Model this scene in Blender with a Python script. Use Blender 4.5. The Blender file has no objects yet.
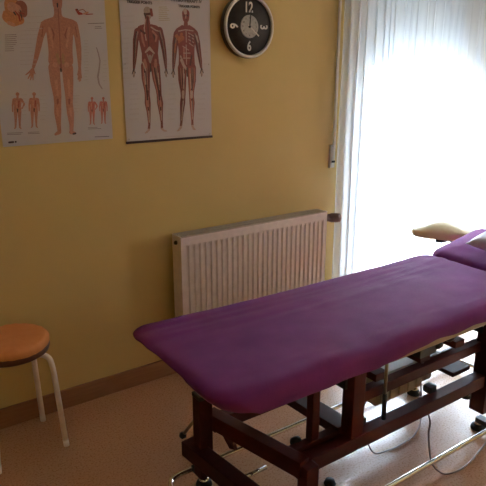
# tunables
SHEER_T = .45
W2 = (-.6, 1.2, .9, 2.1)
HEAD_TILT = 9
AX, AY, AZ, AL, AW = 2.72, 2.03, .655, .40, .20
PIL = (2.72, 1.60, .765, .40, .30, .09, .25, -.14)
SKY = 6.0
EXPO = 0.0
SKY = 84.0
SHEER_T = .20
W2 = (-.3, .4, 1.0, 1.7)
AX, AY, AZ, AL, AW = 2.755, 1.985, .668, .33, .19
PIL = (2.67, 1.43, .768, .42, .42, .10, .05, -.14)
CHART_BACK = """
skin_orange|91.7,537.7,28.9;97.4,520,34.6
skin_orange|72.2,493.5,21.8;89.8,483.4,23.8;116.3,484.6,16.5
skin_dark|125,532.3,23.7;130.4,510.8,16.5
skin_orange|61.5,511,5.4;55.1,499.9,3.2
skin_light|91,530.4,18.1;109.1,524.2,16.4
dark|96.4,510.9,3.3;101.3,503.6,2.9
red|100.7,516.6,1.8;114,499.1,3.3;116,480.9,2.6
dark|120.1,521.2,1.8;122,503.1,2.2;124,484.9,1.8
red|111.7,513.5,1.5;133.9,507.3,1.8
skin_light|73.6,471.9,7.3;91.7,465.3,5.9
skin|270.8,573.8,20.9;269.3,547.6,18.8
skin|269,540.1,15.1;268,510,15.2;268,491.2,22.8
skin|218.7,475.9,15.1;266.2,489.2,17.5;323.2,480.1,15.4
skin|252.2,486.7,15.2;238.8,463.5,26.6;240.4,433.2,24.9;240.2,394.9,23.4;239.6,364,22.7;236.5,332.9,23.8
skin|270.2,487.5,15.2;270.2,464.7,26.8;269.6,434.1,25.1;267.5,395.5,23.5;266.1,364.4,22.9;264.2,333.1,24
skin|288.2,488.2,15.3;302.1,465.9,27;299.3,435,25.2;295.2,396.1,23.6;292.9,364.8,23;292.3,333.4,24.1
skin|210.2,469.9,15.8;190,424.1,12.5;177.3,382.2,11.1;164.5,343.8,8.8;150.9,309.3,5.8
skin|331.2,474.7,16.3;341.4,428.5,12.5;343.6,385.4,11.5;343.4,345.7,9.2;341.6,305.7,6
skin|233.7,305.5,23.6;234.5,254.3,21.8;237.6,194.3,16.9;236,162,14.6;232.8,125.5,15.1;232.7,76.2,9.1;233.2,47.1,7.9
skin|289.5,305.6,23.9;288.6,253.7,21.7;287,193.1,16.7;285.1,160.5,14.7;286.8,123.4,15.3;287.5,73.4,9.2;284.6,44.2,8
skin|147.8,301.6,5;130.4,287.7,3.1;117.2,278.6,1.9
skin|147.8,301.6,5;134.8,279.6,3.1;125.2,265,1.9
skin|147.8,301.6,5;139.7,276.1,3.1;134.1,259.1,1.9
skin|147.8,301.6,5;145.1,276.1,3.1;144,259.1,1.9
skin|147.8,301.6,5;151.1,290,3.1;154.6,282.3,1.9
skin|341.3,301.7,6;335,287.2,3.6;330.7,277.6,2.4
skin|341.3,301.7,6;335.1,276.3,3.6;331,259.4,2.4
skin|341.3,301.7,6;337.6,271.5,3.6;335.2,251.2,2.4
skin|341.3,301.7,6;341.1,272.7,3.6;341,253.2,2.4
skin|341.3,301.7,6;344,279.9,3.6;345.8,265.3,2.4
skin|231.7,45.1,8.3;216.2,37.7,5.4
skin|283.2,42.2,8.4;298.4,36.7,5.9
dark|291.3,34.5,3.4;301.9,36.5,3.8
skin_dark|270.8,532.7,1.3;268.8,472.2,1.9;266.3,395.5,1.7;263.2,341,2
skin_dark|263.6,341,3.5;261.6,297.7,4.7
dark|261.3,299.7,4.3;261.5,291.8,3.6
skin_dark|238.9,455.9,2.3;245,433.3,3.1;236.9,410.2,1.9
skin_dark|300.6,458.1,2.3;290.3,434.7,3.1;296.7,411.7,1.9
skin_light|227.2,459.3,4.9;232.2,425.3,5.4;236.9,387.2,3.9
skin_light|309.3,462.3,4.6;302.2,427.3,5.4;292.7,388.3,3.9
skin_green|250.5,356.4,6.2;256.1,325.2,6.3
skin_green|275.4,356.8,5.5;272.7,325.3,5.5
skin_light|238.8,317.3,10.2
skin_light|286.7,317.5,10.3
skin_light|237.4,254.2,6;239.6,194.2,4
skin_light|289.9,253.7,6;288.7,193.1,4.1
skin_dark|237.4,178.1,4.8;236,162,3.2
skin_dark|286.5,176.8,4.9;285.5,160.5,3.3
skin_light|231.7,141.8,5.3;233.4,113.2,3.7
skin_light|286.9,139.9,5.3;287.9,110.9,3.7
skin_dark|203.8,466,1.9;195.2,424.3,1.5
skin_dark|336.1,467.1,1.9;340.2,428.4,1.6
dark|269.6,551.4,3.8;269,540.1,2.6
skin|77.7,204.8,7.6
skin|77,197.6,3.6;76.1,189.7,4.8
skin|65.2,184,6.4;65.3,161.9,6;64,141.9,7.6
skin|85.9,183.4,6.4;81.3,161.4,6;78.4,141.4,7.7
skin|75.3,181.7,8;71.6,145.6,7.2
skin|63.2,137.9,7.6;60.3,105.6,4.9;56.7,75.3,3.3;52.6,71,2.4
skin|78.4,137.3,7.7;75.5,105,4.9;73.2,74.4,3.3;76.8,69.7,2.5
skin|60.4,184.1,4.8;54.2,162.3,3.6;51.7,138.3,2.4
skin|90.7,183.3,4.8;100.2,164.9,3.6;89.7,149,2.8
dark|71.6,145.6,2.8;70.6,135.6,2
skin_light|70.9,177.8,2.4;69.2,153.8,2
red|80.5,177.5,2;76.4,153.5,1.6
skin|143,203.6,7.5
skin|142.4,196.5,3.5;141.6,188.6,4.7
skin|130.7,183,6.3;130.9,161.3,5.9;129.8,141.5,7.5
skin|151.5,182.5,6.3;147,160.8,5.9;144.3,140.9,7.6
skin|140.8,180.8,7.9;137.4,145.2,7.1
skin|129,137.5,7.5;126.3,105.7,4.8;123,75.6,3.2;119,71.4,2.4
skin|144.3,136.9,7.6;141.6,105,4.8;139.5,74.8,3.2;143.2,70.1,2.4
skin|125.9,183.1,4.7;119.8,161.6,3.5;117.4,137.9,2.4
skin|156.3,182.3,4.7;158.3,160.4,3.6;156.8,136.5,2.4
dark|137.4,145.2,2.8;136.4,135.2,2
skin_light|136.5,176.9,2.4;135,153.2,2
red|146.1,176.7,2;142.2,153,1.6
red_skin|386.5,179.5,6.2
red_skin|386.1,173.6,2.9;385.6,167.1,3.9
red_skin|376.3,162.5,5.2;377,144.6,4.9;376.5,128.3,6.2
red_skin|394.3,162,5.2;390.9,144.1,4.9;389.1,127.8,6.2
red_skin|385.2,160.6,6.5;383,131.3,5.9
red_skin|375.9,125,6.2;374.3,98.8,3.9;372.2,74.1,2.6;368.7,70.7,2
red_skin|389.2,124.5,6.2;387.6,98.2,4;386.5,73.4,2.6;389.8,69.6,2
red_skin|372.1,162.7,3.9;367.3,144.9,2.9;365.8,125.4,2
red_skin|398.5,161.9,3.9;407.3,146.9,2.9;398.6,134,2.3
dark|383,131.3,2.3;382.4,123.1,1.6
skin_light|381.4,157.5,2;380.7,137.9,1.6
red|389.8,157.2,1.6;387,137.7,1.3
red_skin|437.6,178.4,6
red_skin|437.2,172.7,2.8;436.8,166.4,3.8
red_skin|427.6,161.9,5.1;428.4,144.4,4.8;428,128.5,6.1
red_skin|445.4,161.4,5.1;442.1,143.9,4.8;440.4,128,6.1
red_skin|436.3,160,6.3;434.4,131.4,5.7
red_skin|427.4,125.3,6.1;426,99.7,3.8;424,75.7,2.6;420.7,72.3,1.9
red_skin|440.5,124.8,6.1;439.1,99.2,3.9;438.2,75,2.6;441.4,71.3,1.9
red_skin|423.5,162,3.8;418.8,144.7,2.9;417.5,125.7,1.9
red_skin|449.5,161.2,3.8;451.8,143.6,2.9;451.2,124.4,1.9
dark|434.4,131.4,2.2;433.8,123.5,1.6
skin_light|432.7,157,1.9;432.1,137.9,1.6
red|440.9,156.7,1.6;438.3,137.7,1.3
grey|422,386.9,2;428.7,362.8,2.8;433.4,334.5,3.3;427.6,301.8,3.7;419,268.9,4.1;422.3,240,3.7;434.5,219,2.5
red|346.4,532.9,4.6;355.9,520,6.2;368.5,518.7,3.5
skin_dark|348.2,529.2,1.9;374.1,536.2,1.5;390.2,523.6,1.9
red|385.5,517.6,2.3;415.8,520.2,1.6
dark|350.7,535,2.7
skin_light|377,519.1,3.5;394.7,525.7,3.1
ink|54,427.5,1.1;95.6,430,1.1
ink|53.2,420.2,1.1;97,422.7,1.1
ink|52.4,412.8,1.1;91.5,415,1.1
ink|51.6,405.5,1.1;94.6,407.8,1.1
ink|50.8,398.1,1.1;95.2,400.5,1.1
ink|50,390.8,1.1;89.1,392.8,1.1
ink|49.2,383.4,1.1;80,384.9,1.1
ink|48.5,376,1.1;81.1,377.5,1.1
ink|47.7,368.6,1.1;80.9,370.1,1.1
pale_ink|144.3,496.8,0.8;205.9,501.4,0.8
pale_ink|142.1,474.7,0.8;196.3,478.4,0.8
pale_ink|139.9,452.4,0.8;200.4,456.3,0.8
pale_ink|112.2,444.1,0.8;178.1,448.2,0.8
pale_ink|110.6,428.5,0.8;178.3,432.5,0.8
pale_ink|109,412.9,0.8;174,416.5,0.8
pale_ink|107.4,397.2,0.8;154.8,399.7,0.8
pale_ink|105.8,381.5,0.8;155.7,383.9,0.8
pale_ink|104.2,365.8,0.8;154.7,368,0.8
pale_ink|102.6,350,0.8;153.3,352.1,0.8
pale_ink|101,334.1,0.8;166.9,336.6,0.8
pale_ink|99.4,318.2,0.8;162.5,320.4,0.8
pale_ink|368.9,413.5,1;385.9,414.4,1
pale_ink|368,401.7,1;384.2,402.5,1
pale_ink|367.1,389.8,1;382.4,390.5,1
pale_ink|366.2,377.9,1;381.3,378.5,1
pale_ink|365.3,365.9,1;386.4,366.8,1
pale_ink|364.4,353.9,1;381.6,354.6,1
pale_ink|363.5,341.9,1;380.2,342.6,1
pale_ink|362.5,329.9,1;380.5,330.5,1
pale_ink|361.6,317.8,1;382.1,318.5,1
pale_ink|360.7,305.8,1;379,306.3,1
pale_ink|359.8,293.6,1;381,294.2,1
pale_ink|358.8,281.5,1;373.6,281.9,1
pale_ink|357.9,269.3,1;373.2,269.7,1
pale_ink|357,257.1,1;374.7,257.5,1
ink|391.4,481.7,1.4;462.3,486.5,1.4
ink|420.9,470.3,1.1;448.1,472.1,1.1
ink|420.5,464,1.1;452.4,466,1.1
pale_ink|446.9,334.6,0.8;462.6,335.1,0.8
pale_ink|445.8,318.2,0.8;461.8,318.7,0.8
pale_ink|444.7,301.8,0.8;463.4,302.3,0.8
pale_ink|443.6,285.3,0.8;463,285.8,0.8
pale_ink|442.4,268.8,0.8;460.4,269.2,0.8
pale_ink|441.3,252.2,0.8;460.7,252.5,0.8
pale_ink|304.1,192.7,0.8;332.8,192.8,0.8
pale_ink|303,179.6,0.8;330.2,179.7,0.8
pale_ink|302,166.5,0.8;323.7,166.5,0.8
pale_ink|300.9,153.4,0.8;330.9,153.3,0.8
pale_ink|299.8,140.2,0.8;329.9,140,0.8
pale_ink|298.8,127,0.8;322.6,126.8,0.8
ink|21.6,54,1.2;81.5,52.4,1.2
ink|21,48.5,1.2;75,47,1.2
ink|104.2,52.5,1.2;148.1,51.3,1.2
ink|103.7,46.8,1.2;150,45.5,1.2
ink|359.5,57,1.2;400.8,56,1.2
ink|359.1,51.5,1.2;418.4,50,1.2
ink|388.2,15.9,1.7;451.5,13.8,1.7
pale_ink|95.3,201.5,0.8;113.6,201.6,0.8
pale_ink|93.7,186,0.8;109.1,186,0.8
pale_ink|92.2,170.3,0.8;110,170.3,0.8
pale_ink|90.6,154.7,0.8;107.9,154.6,0.8
pale_ink|89,139,0.8;103.6,138.9,0.8
pale_ink|87.4,123.3,0.8;105,123.1,0.8
pale_ink|166.5,195.9,0.8;189.4,196.1,0.8
pale_ink|165,180.1,0.8;184.5,180.2,0.8
pale_ink|163.5,164.2,0.8;191.1,164.2,0.8
pale_ink|162,148.3,0.8;190,148.2,0.8
pale_ink|160.5,132.3,0.8;186.9,132.1,0.8
pale_ink|159,116.3,0.8;180,116,0.8
pale_ink|157.5,100.2,0.8;180,99.9,0.8
dark|25.4,16.7,4;41.1,17.3,4
dark|50.9,17.4,4
"""
CHART_MUSCLE = """
muscle|115.4,494.7,12.5;100.1,477.6,25;104.6,448.7,22;109,415.3,19.6;112.5,385.8,17.4;112.4,356,18.4;111.1,330.4,18.9
muscle|131.5,495.3,12.5;132.2,478.7,25.1;132.7,449.4,22.1;134.1,415.8,19.7;134.7,386.1,17.5;135.7,356.2,18.5;135,330.4,19
muscle|147.6,495.9,12.5;164.6,479.8,25.3;161.2,450.2,22.2;159.4,416.3,19.8;157,386.4,17.6;159.3,356.4,18.5;159.2,330.5,19.1
muscle_dark|79.4,474.9,15.8;68.9,439.4,13.7;63.5,393.5,11.1;58.6,355.6,8.9;53.9,321.8,5.4
muscle|79.4,474.9,14.9;68.9,439.4,12.9;63.5,393.5,10.5;58.6,355.6,8.4;53.9,321.8,5.1
muscle_dark|87,473.3,1.3;75.6,438.7,2.2;69,393.2,1.8;63,355.3,1.4;56.5,321.5,0.5
muscle_light|83.2,474.1,1.3;72.2,439,2.2;66.3,393.3,1.8;60.8,355.5,1.4;55.2,321.7,0.5
tendon|79.4,474.9,1.3;68.9,439.4,2.2;63.5,393.5,1.8;58.6,355.6,1.4;53.9,321.8,0.5
muscle_dark|75.5,475.6,1.3;65.5,439.8,2.2;60.8,393.6,1.8;56.4,355.8,1.4;52.6,321.9,0.5
muscle_dark|71.7,476.4,1.3;62.2,440.1,2.2;58.1,393.7,1.8;54.2,355.9,1.4;51.3,322,0.5
muscle_dark|81.4,474.5,0.7;70.6,439.2,1.2;65,393.4,0.9;59.8,355.5,0.8;54.6,321.7,0.5
muscle_dark|77.4,475.3,0.7;67.1,439.6,1.2;62.1,393.5,0.9;57.5,355.7,0.8;53.2,321.8,0.5
muscle_dark|187.1,482.6,16.1;198.5,442.7,14;205.9,400,11.4;209.9,361.1,9.2;212.5,321.9,5.6
muscle|187.1,482.6,15.2;198.5,442.7,13.2;205.9,400,10.8;209.9,361.1,8.7;212.5,321.9,5.3
muscle_dark|195.2,485.2,1.3;205.6,444.5,2.3;211.7,401,1.8;214.6,361.7,1.5;215.3,322.2,0.5
muscle_light|191.2,483.9,1.3;202,443.6,2.2;208.8,400.5,1.8;212.3,361.4,1.5;213.9,322,0.5
tendon|187.1,482.6,1.3;198.5,442.7,2.2;205.9,400,1.8;209.9,361.1,1.5;212.5,321.9,0.5
muscle_dark|183.1,481.3,1.3;194.9,441.8,2.2;202.9,399.5,1.8;207.6,360.9,1.5;211,321.7,0.5
muscle_dark|179,480,1.3;191.4,440.8,2.2;200,399,1.8;205.2,360.6,1.5;209.6,321.6,0.5
muscle_dark|189.2,483.3,0.7;200.3,443.2,1.2;207.4,400.3,1;211.1,361.3,0.8;213.2,322,0.5
muscle_dark|185,481.9,0.7;196.6,442.2,1.2;204.3,399.7,1;208.7,361,0.8;211.7,321.8,0.5
muscle_dark|110.8,330.4,22.8;109.2,278.7,20.7;112.7,226.4,13.9;113.1,204.4,12.6;113.4,169.1,15;116,128.9,9.5;116.5,74.9,5.7;113.4,52.3,6.2
muscle|110.8,330.4,21.5;109.2,278.7,19.5;112.7,226.4,13.1;113.1,204.4,11.9;113.4,169.1,14.2;116,128.9,8.9;116.5,74.9,5.4;113.4,52.3,5.9
muscle_dark|122.6,330.6,1.8;120,279.3,3.3;119.8,226.9,2.2;119.6,204.6,2;121.1,169.5,2.4;120.9,129.1,1.5;119.4,74.7,0.9;116.5,51.9,0.5
muscle_light|117.9,330.5,1.8;115.7,279.1,3.3;117,226.7,2.2;117,204.6,2;118,169.3,2.4;118.9,129,1.5;118.2,74.8,0.9;115.3,52.1,0.5
tendon|113.2,330.4,1.8;111.4,278.8,3.3;114.1,226.5,2.2;114.4,204.5,2;114.9,169.1,2.4;117,128.9,1.5;117.1,74.8,0.9;114,52.3,0.5
muscle_dark|108.4,330.3,1.8;107.1,278.6,3.3;111.2,226.3,2.2;111.8,204.4,2;111.9,169,2.4;115,128.8,1.5;115.9,74.9,0.9;112.8,52.4,0.5
muscle_dark|103.7,330.2,1.8;102.8,278.3,3.3;108.4,226.1,2.2;109.2,204.3,2;108.8,168.8,2.4;113.1,128.8,1.5;114.7,74.9,0.9;111.5,52.6,0.5
muscle_light|99,330.1,1.8;98.6,278.1,3.3;105.5,225.8,2.2;106.6,204.2,2;105.7,168.7,2.4;111.2,128.7,1.5;113.6,75,0.9;110.2,52.8,0.5
muscle_dark|113.7,330.4,1;111.9,278.8,1.8;114.5,226.5,1.2;114.7,204.5,1.1;115.3,169.2,1.3;117.2,128.9,0.8;117.2,74.8,0.5;114.2,52.2,0.5
muscle_dark|107.8,330.3,1;106.6,278.6,1.8;110.9,226.2,1.2;111.5,204.4,1.1;111.5,169,1.3;114.8,128.8,0.8;115.8,74.9,0.5;112.6,52.5,0.5
muscle_dark|158.5,330.5,23;163.3,278.3,20.9;171.1,225.3,14.1;172.7,203,12.8;176.4,167.1,15.2;178.3,126.4,9.6;180.5,80.8,5.8;180.4,53.3,6.3
muscle|158.5,330.5,21.7;163.3,278.3,19.7;171.1,225.3,13.3;172.7,203,12;176.4,167.1,14.4;178.3,126.4,9.1;180.5,80.8,5.5;180.4,53.3,6
muscle_dark|170.6,332,1.8;174.2,279.8,3.4;178.5,226.3,2.3;179.4,203.7,2;184.3,167.7,2.4;183.2,126.7,1.5;183.5,80.9,0.9;183.7,53.2,0.6
muscle_light|165.7,331.4,1.8;169.8,279.2,3.4;175.5,225.9,2.3;176.7,203.4,2;181.1,167.5,2.4;181.2,126.6,1.5;182.3,80.8,0.9;182.4,53.2,0.6
tendon|160.9,330.8,1.8;165.4,278.6,3.4;172.6,225.5,2.3;174.1,203.1,2;177.9,167.2,2.4;179.3,126.5,1.5;181.1,80.8,0.9;181.1,53.3,0.6
muscle_dark|156.1,330.2,1.8;161.1,277.9,3.3;169.7,225.1,2.3;171.4,202.9,2;174.8,167,2.4;177.3,126.4,1.5;179.9,80.8,0.9;179.8,53.3,0.6
muscle_dark|151.3,329.6,1.8;156.7,277.3,3.3;166.7,224.7,2.3;168.8,202.6,2;171.6,166.8,2.4;175.3,126.3,1.5;178.7,80.8,0.9;178.5,53.3,0.6
muscle_light|146.5,329,1.8;152.4,276.7,3.3;163.8,224.3,2.3;166.1,202.3,2;168.5,166.5,2.4;173.3,126.2,1.5;177.5,80.7,0.9;177.2,53.3,0.6
muscle_dark|161.5,330.9,1;166,278.7,1.8;173,225.5,1.2;174.4,203.2,1.1;178.3,167.3,1.3;179.5,126.5,0.8;181.3,80.8,0.5;181.2,53.2,0.6
muscle_dark|155.5,330.1,1;160.5,277.9,1.8;169.3,225,1.2;171.1,202.8,1.1;174.4,167,1.3;177,126.4,0.8;179.8,80.8,0.5;179.6,53.3,0.6
tendon|113.8,50.1,5.4;101.6,39.4,4.5;93.3,36.2,2.7
tendon|180.8,49.6,5.5;192,40.6,4.6;203,39.1,2.8
dark|52.7,317.5,3.8;56.8,307.3,2.3;59.5,300.5,1.5
tendon|52.7,317.5,3.8;54.1,299.7,2.3;54.9,287.7,1.5
dark|52.7,317.5,3.8;51.6,297.1,2.3;50.9,283.5,1.5
tendon|52.7,317.5,3.8;49.4,298.6,2.3;47.1,286,1.5
dark|52.7,317.5,3.8;46.8,304.8,2.3;42.9,296.3,1.5
dark|212.8,317.5,3.9;207.5,307,2.4;203.9,300,1.5
tendon|212.8,317.5,3.9;209.6,299,2.4;207.5,286.7,1.5
dark|212.8,317.5,3.9;212,296.4,2.4;211.4,282.3,1.5
tendon|212.8,317.5,3.9;214.5,298,2.4;215.7,284.9,1.5
dark|212.8,317.5,3.9;217.8,304.3,2.4;221.2,295.5,1.5
scalp|131.3,562.1,18.1;132.3,542.9,16.9
muscle_dark|119.5,547.6,4.9;143.4,551.2,5
muscle|149.5,568.3,5.8;152.4,545.9,6.2
muscle|128.4,532.4,10.7;129.9,503.5,13.3
dark|115.8,550.7,3.3;122.8,536.3,3.3
muscle_dark|130.6,536.6,2.9;130.9,482.8,2.5;131.2,407.2,2.1
tendon|121.4,528,2.1;111.9,490.4,2.5;119.1,440.7,2.5
tendon|145.7,495.8,2.9;167.3,484,2.9;182,480.3,2.1
muscle_dark|94.1,481.6,4.1;112.8,469.7,5
muscle_dark|156.5,462.7,5.9;165.4,441.8,4.2
muscle_light|152.3,479.3,4.2;171.1,458.9,5.1;165.2,437.6,3.4
muscle_light|98.2,469.3,4.2;101.6,440.2,5;110.1,415.3,3.4
tendon|113.7,390,3.4;134.2,407.3,6.8;155.5,386.4,3.4
scalp|120.7,381.6,3;133.8,347.6,3.9;150.3,382,3
scalp|134.5,373.3,6.4;134.3,347.6,4.3
muscle_light|107.1,356,6;110.8,330.4,8.6
tendon|96.9,347.4,2.6;109.9,313.2,3
muscle_light|161.7,356.4,6;160.5,330.5,7.8
dark|134.4,339,2.6;133.5,308.9,3.9
tendon|104.4,300.3,2.2;107,252.7,2.6
tendon|171.3,300.1,2.2;173.8,251.8,2.6
muscle_light|110.8,178,4.4;113.3,155.7,3.6
muscle_light|176.2,176.1,4.5;178.4,153.6,3.6
tendon|116.2,133.3,2.7;116.9,83.9,2.3
tendon|178.5,131,2.7;180.9,89.9,2.3
muscle_dark|112.4,222,6.1;113.4,200,4.4
muscle_dark|172,220.8,6.2;174.1,198.5,4.5
muscle|305.7,497.4,13;289.5,475.3,24.7;294.7,445.1,20.9;298.7,410.3,18.4;299.8,375.2,17.7;298.1,339.7,18.7;299.2,321.9,17.9
muscle|323,498,13;322.4,476.3,24.8;322.5,445.8,21;323.1,410.8,18.5;323.2,375.4,17.8;322.7,339.9,18.8;322.7,322,18
muscle|340.5,498.6,13;355.7,477.3,25;350.7,446.5,21.1;347.8,411.2,18.6;346.8,375.7,17.8;347.6,340,18.9;346.4,322,18
muscle_dark|274.6,470.5,16.5;264.5,431.4,14.3;259.3,387.8,11.6;255,352.8,9.3;251.2,319.7,5.6
muscle|274.6,470.5,15.5;264.5,431.4,13.4;259.3,387.8,10.9;255,352.8,8.8;251.2,319.7,5.3
muscle_dark|283,469.1,1.3;271.8,430.6,2.3;265.3,387.5,1.9;259.8,352.4,1.5;254.1,319.5,0.5
muscle_light|278.8,469.8,1.3;268.1,431,2.3;262.3,387.6,1.9;257.4,352.6,1.5;252.6,319.6,0.5
tendon|274.6,470.5,1.3;264.5,431.4,2.3;259.3,387.8,1.9;255,352.8,1.5;251.2,319.7,0.5
muscle_dark|270.4,471.2,1.3;260.8,431.8,2.3;256.3,388,1.9;252.6,352.9,1.5;249.8,319.8,0.5
muscle_dark|266.2,471.9,1.3;257.2,432.2,2.3;253.4,388.2,1.9;250.2,353.1,1.5;248.3,319.9,0.5
muscle_dark|276.8,470.1,0.7;266.4,431.2,1.2;260.9,387.7,1;256.2,352.7,0.8;251.9,319.6,0.5
muscle_dark|272.4,470.9,0.7;262.6,431.6,1.2;257.8,387.9,1;253.7,352.8,0.8;250.5,319.8,0.5
muscle_dark|370.3,475.6,16.8;382.4,438.5,14.6;389.6,396.4,11.9;395.9,358.3,9.6;400.7,324.3,5.8
muscle|370.3,475.6,15.8;382.4,438.5,13.8;389.6,396.4,11.2;395.9,358.3,9;400.7,324.3,5.5
muscle_dark|379,478.4,1.3;390,440.4,2.3;395.9,397.5,1.9;401,359,1.5;403.8,324.7,0.5
muscle_light|374.6,477,1.3;386.2,439.4,2.3;392.7,396.9,1.9;398.4,358.6,1.5;402.2,324.5,0.5
tendon|370.3,475.6,1.3;382.4,438.5,2.3;389.6,396.4,1.9;395.9,358.3,1.5;400.7,324.3,0.5
muscle_dark|366,474.2,1.3;378.6,437.6,2.3;386.5,395.8,1.9;393.4,357.9,1.5;399.2,324.1,0.5
muscle_dark|361.7,472.9,1.3;374.8,436.6,2.3;383.4,395.3,1.9;390.9,357.5,1.5;397.7,323.9,0.5
muscle_dark|372.6,476.3,0.7;384.4,439,1.2;391.2,396.6,1;397.2,358.5,0.8;401.5,324.4,0.5
muscle_dark|368.1,474.9,0.7;380.4,438,1.2;388,396.1,1;394.6,358,0.8;399.9,324.2,0.5
muscle_dark|297.6,321.9,23.7;296.5,268.2,21.1;298.8,222.9,15;298.5,195.5,12.6;294.3,163.5,14.1;289.3,122.1,9.3;285.1,75.7,5.9;281.8,57.2,6.5
muscle|297.6,321.9,22.3;296.5,268.2,19.9;298.8,222.9,14.1;298.5,195.5,11.9;294.3,163.5,13.3;289.3,122.1,8.8;285.1,75.7,5.6;281.8,57.2,6.1
muscle_dark|310.4,322.1,1.9;307.8,268.5,3.4;306.8,223.1,2.4;305.3,195,2;301.8,162.6,2.3;294.2,121.6,1.5;288.2,75.3,1;285.1,56.5,0.6
tendon|305.3,322,1.9;303.3,268.4,3.4;303.6,223,2.4;302.6,195.2,2;298.8,163,2.3;292.2,121.8,1.5;287,75.5,1;283.8,56.8,0.6
muscle_light|300.2,322,1.9;298.7,268.2,3.4;300.4,222.9,2.4;299.9,195.4,2;295.8,163.3,2.3;290.2,122,1.5;285.7,75.7,1;282.5,57,0.6
muscle_dark|295.1,321.9,1.9;294.2,268.1,3.4;297.2,222.8,2.4;297.2,195.6,2;292.8,163.7,2.3;288.3,122.2,1.5;284.5,75.8,1;281.1,57.3,0.6
muscle_light|290,321.9,1.9;289.7,268,3.4;294,222.7,2.4;294.5,195.7,2;289.9,164,2.3;286.3,122.4,1.5;283.2,76,1;279.8,57.5,0.6
muscle_dark|284.9,321.8,1.9;285.2,267.8,3.4;290.9,222.6,2.4;291.8,195.9,2;286.9,164.4,2.3;284.4,122.6,1.5;282,76.1,1;278.5,57.8,0.6
muscle_dark|300.8,322,1;299.3,268.2,1.8;300.8,222.9,1.3;300.2,195.4,1.1;296.2,163.3,1.2;290.5,122,0.8;285.9,75.6,0.6;282.6,57,0.6
muscle_dark|294.4,321.9,1;293.7,268.1,1.8;296.8,222.8,1.3;296.9,195.6,1.1;292.5,163.7,1.2;288,122.2,0.8;284.3,75.8,0.6;281,57.3,0.6
muscle_dark|348.1,322,23.9;348.8,267.6,21.3;344.4,222,15.1;343.6,194.4,12.7;346.1,161.9,14.3;345.6,119.9,9.4;345,77.6,6;345.1,58.6,6.5
muscle|348.1,322,22.6;348.8,267.6,20.1;344.4,222,14.2;343.6,194.4,12;346.1,161.9,13.5;345.6,119.9,8.9;345,77.6,5.7;345.1,58.6,6.2
muscle_light|361.1,322.4,1.9;360.4,267.4,3.4;352.5,221.5,2.4;350.5,194.5,2;353.8,162,2.3;350.6,119.8,1.5;348.2,77.5,1;348.6,58.5,0.6
muscle_dark|355.9,322.3,1.9;355.8,267.5,3.4;349.2,221.7,2.4;347.8,194.5,2;350.7,162,2.3;348.6,119.8,1.5;346.9,77.5,1;347.2,58.6,0.6
tendon|350.7,322.1,1.9;351.1,267.6,3.4;346,221.9,2.4;345,194.4,2;347.6,161.9,2.3;346.6,119.9,1.5;345.7,77.5,1;345.8,58.6,0.6
muscle_dark|345.5,321.9,1.9;346.5,267.7,3.4;342.7,222.1,2.4;342.3,194.3,2;344.6,161.9,2.3;344.6,119.9,1.5;344.4,77.6,1;344.4,58.6,0.6
muscle_light|340.3,321.7,1.9;341.9,267.8,3.4;339.5,222.3,2.4;339.5,194.3,2;341.5,161.8,2.3;342.5,120,1.5;343.1,77.6,1;343,58.7,0.6
muscle_light|335.1,321.5,1.9;337.3,267.9,3.4;336.3,222.5,2.4;336.8,194.2,2;338.4,161.8,2.3;340.5,120,1.5;341.8,77.7,1;341.6,58.7,0.6
muscle_dark|351.3,322.1,1;351.7,267.6,1.8;346.4,221.9,1.3;345.4,194.4,1.1;348,161.9,1.2;346.8,119.9,0.8;345.8,77.5,0.6;346,58.6,0.6
muscle_dark|344.8,321.9,1;346,267.7,1.8;342.3,222.1,1.3;341.9,194.3,1.1;344.2,161.9,1.2;344.3,119.9,0.8;344.2,77.6,0.6;344.2,58.6,0.6
tendon|281.6,52.5,6.6;271,40.9,5.2;261.6,35.8,3.3
tendon|345,53.9,6.6;349.7,41.3,5.7;359.6,36.9,3.3
dark|250,315.3,4;243.9,303.6,2.4;239.9,295.8,1.6
tendon|250,315.3,4;246.5,296.7,2.4;244.2,284.3,1.6
dark|250,315.3,4;249.2,294,2.4;248.7,279.8,1.6
tendon|250,315.3,4;251.5,295.6,2.4;252.5,282.4,1.6
dark|250,315.3,4;254.5,302,2.4;257.6,293.1,1.6
dark|402.8,319.8,4.1;408.6,307.7,2.5;412.4,299.6,1.6
tendon|402.8,319.8,4.1;405.4,300.6,2.5;407.2,287.7,1.6
dark|402.8,319.8,4.1;402.4,297.8,2.5;402.1,283.2,1.6
tendon|402.8,319.8,4.1;400.1,299.5,2.5;398.2,286,1.6
dark|402.8,319.8,4.1;397.2,306.1,2.5;393.5,297,1.6
muscle|324.3,559.9,19.7;324.2,538.9,16.8
tendon|321,572.9,9.4;322.8,562.4,6.8
dark|315.1,550,3.8
dark|334,552.2,3.9
dark|319.8,532.3,2.1;329.3,533.1,2.2
tendon|324.5,550.5,2.1;323.7,541,2.1
muscle|323.2,523.8,9.5;323,498,12.1
tendon|283.9,483.7,2.6;320.7,491,2.2;360.9,487.1,2.6
tendon|323.3,489.3,2.2;323.3,437.1,2.2
muscle_orange|272.8,461.8,8.6;287.8,444.9,8.7;303.8,454,9.6
muscle_orange|299.1,471.2,6.9;284.9,436.2,5.2
tendon|336.1,476.7,2.2;362.5,464.4,2.2
tendon|335.8,463.6,2.2;362.2,451.2,2.2
tendon|335.4,448.3,2.2;361.8,435.8,2.2
tendon|337.6,433,1.8;358.7,420.3,2.2
muscle_dark|346.6,468.3,3.1;353.5,429,2.6
tendon|321.9,423.9,2.6;321.1,339.8,2.2
muscle_light|309.5,414.9,4.4;309.1,366.4,4.4
tendon|302.7,419.2,1.8;334.1,402.1,1.8
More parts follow.
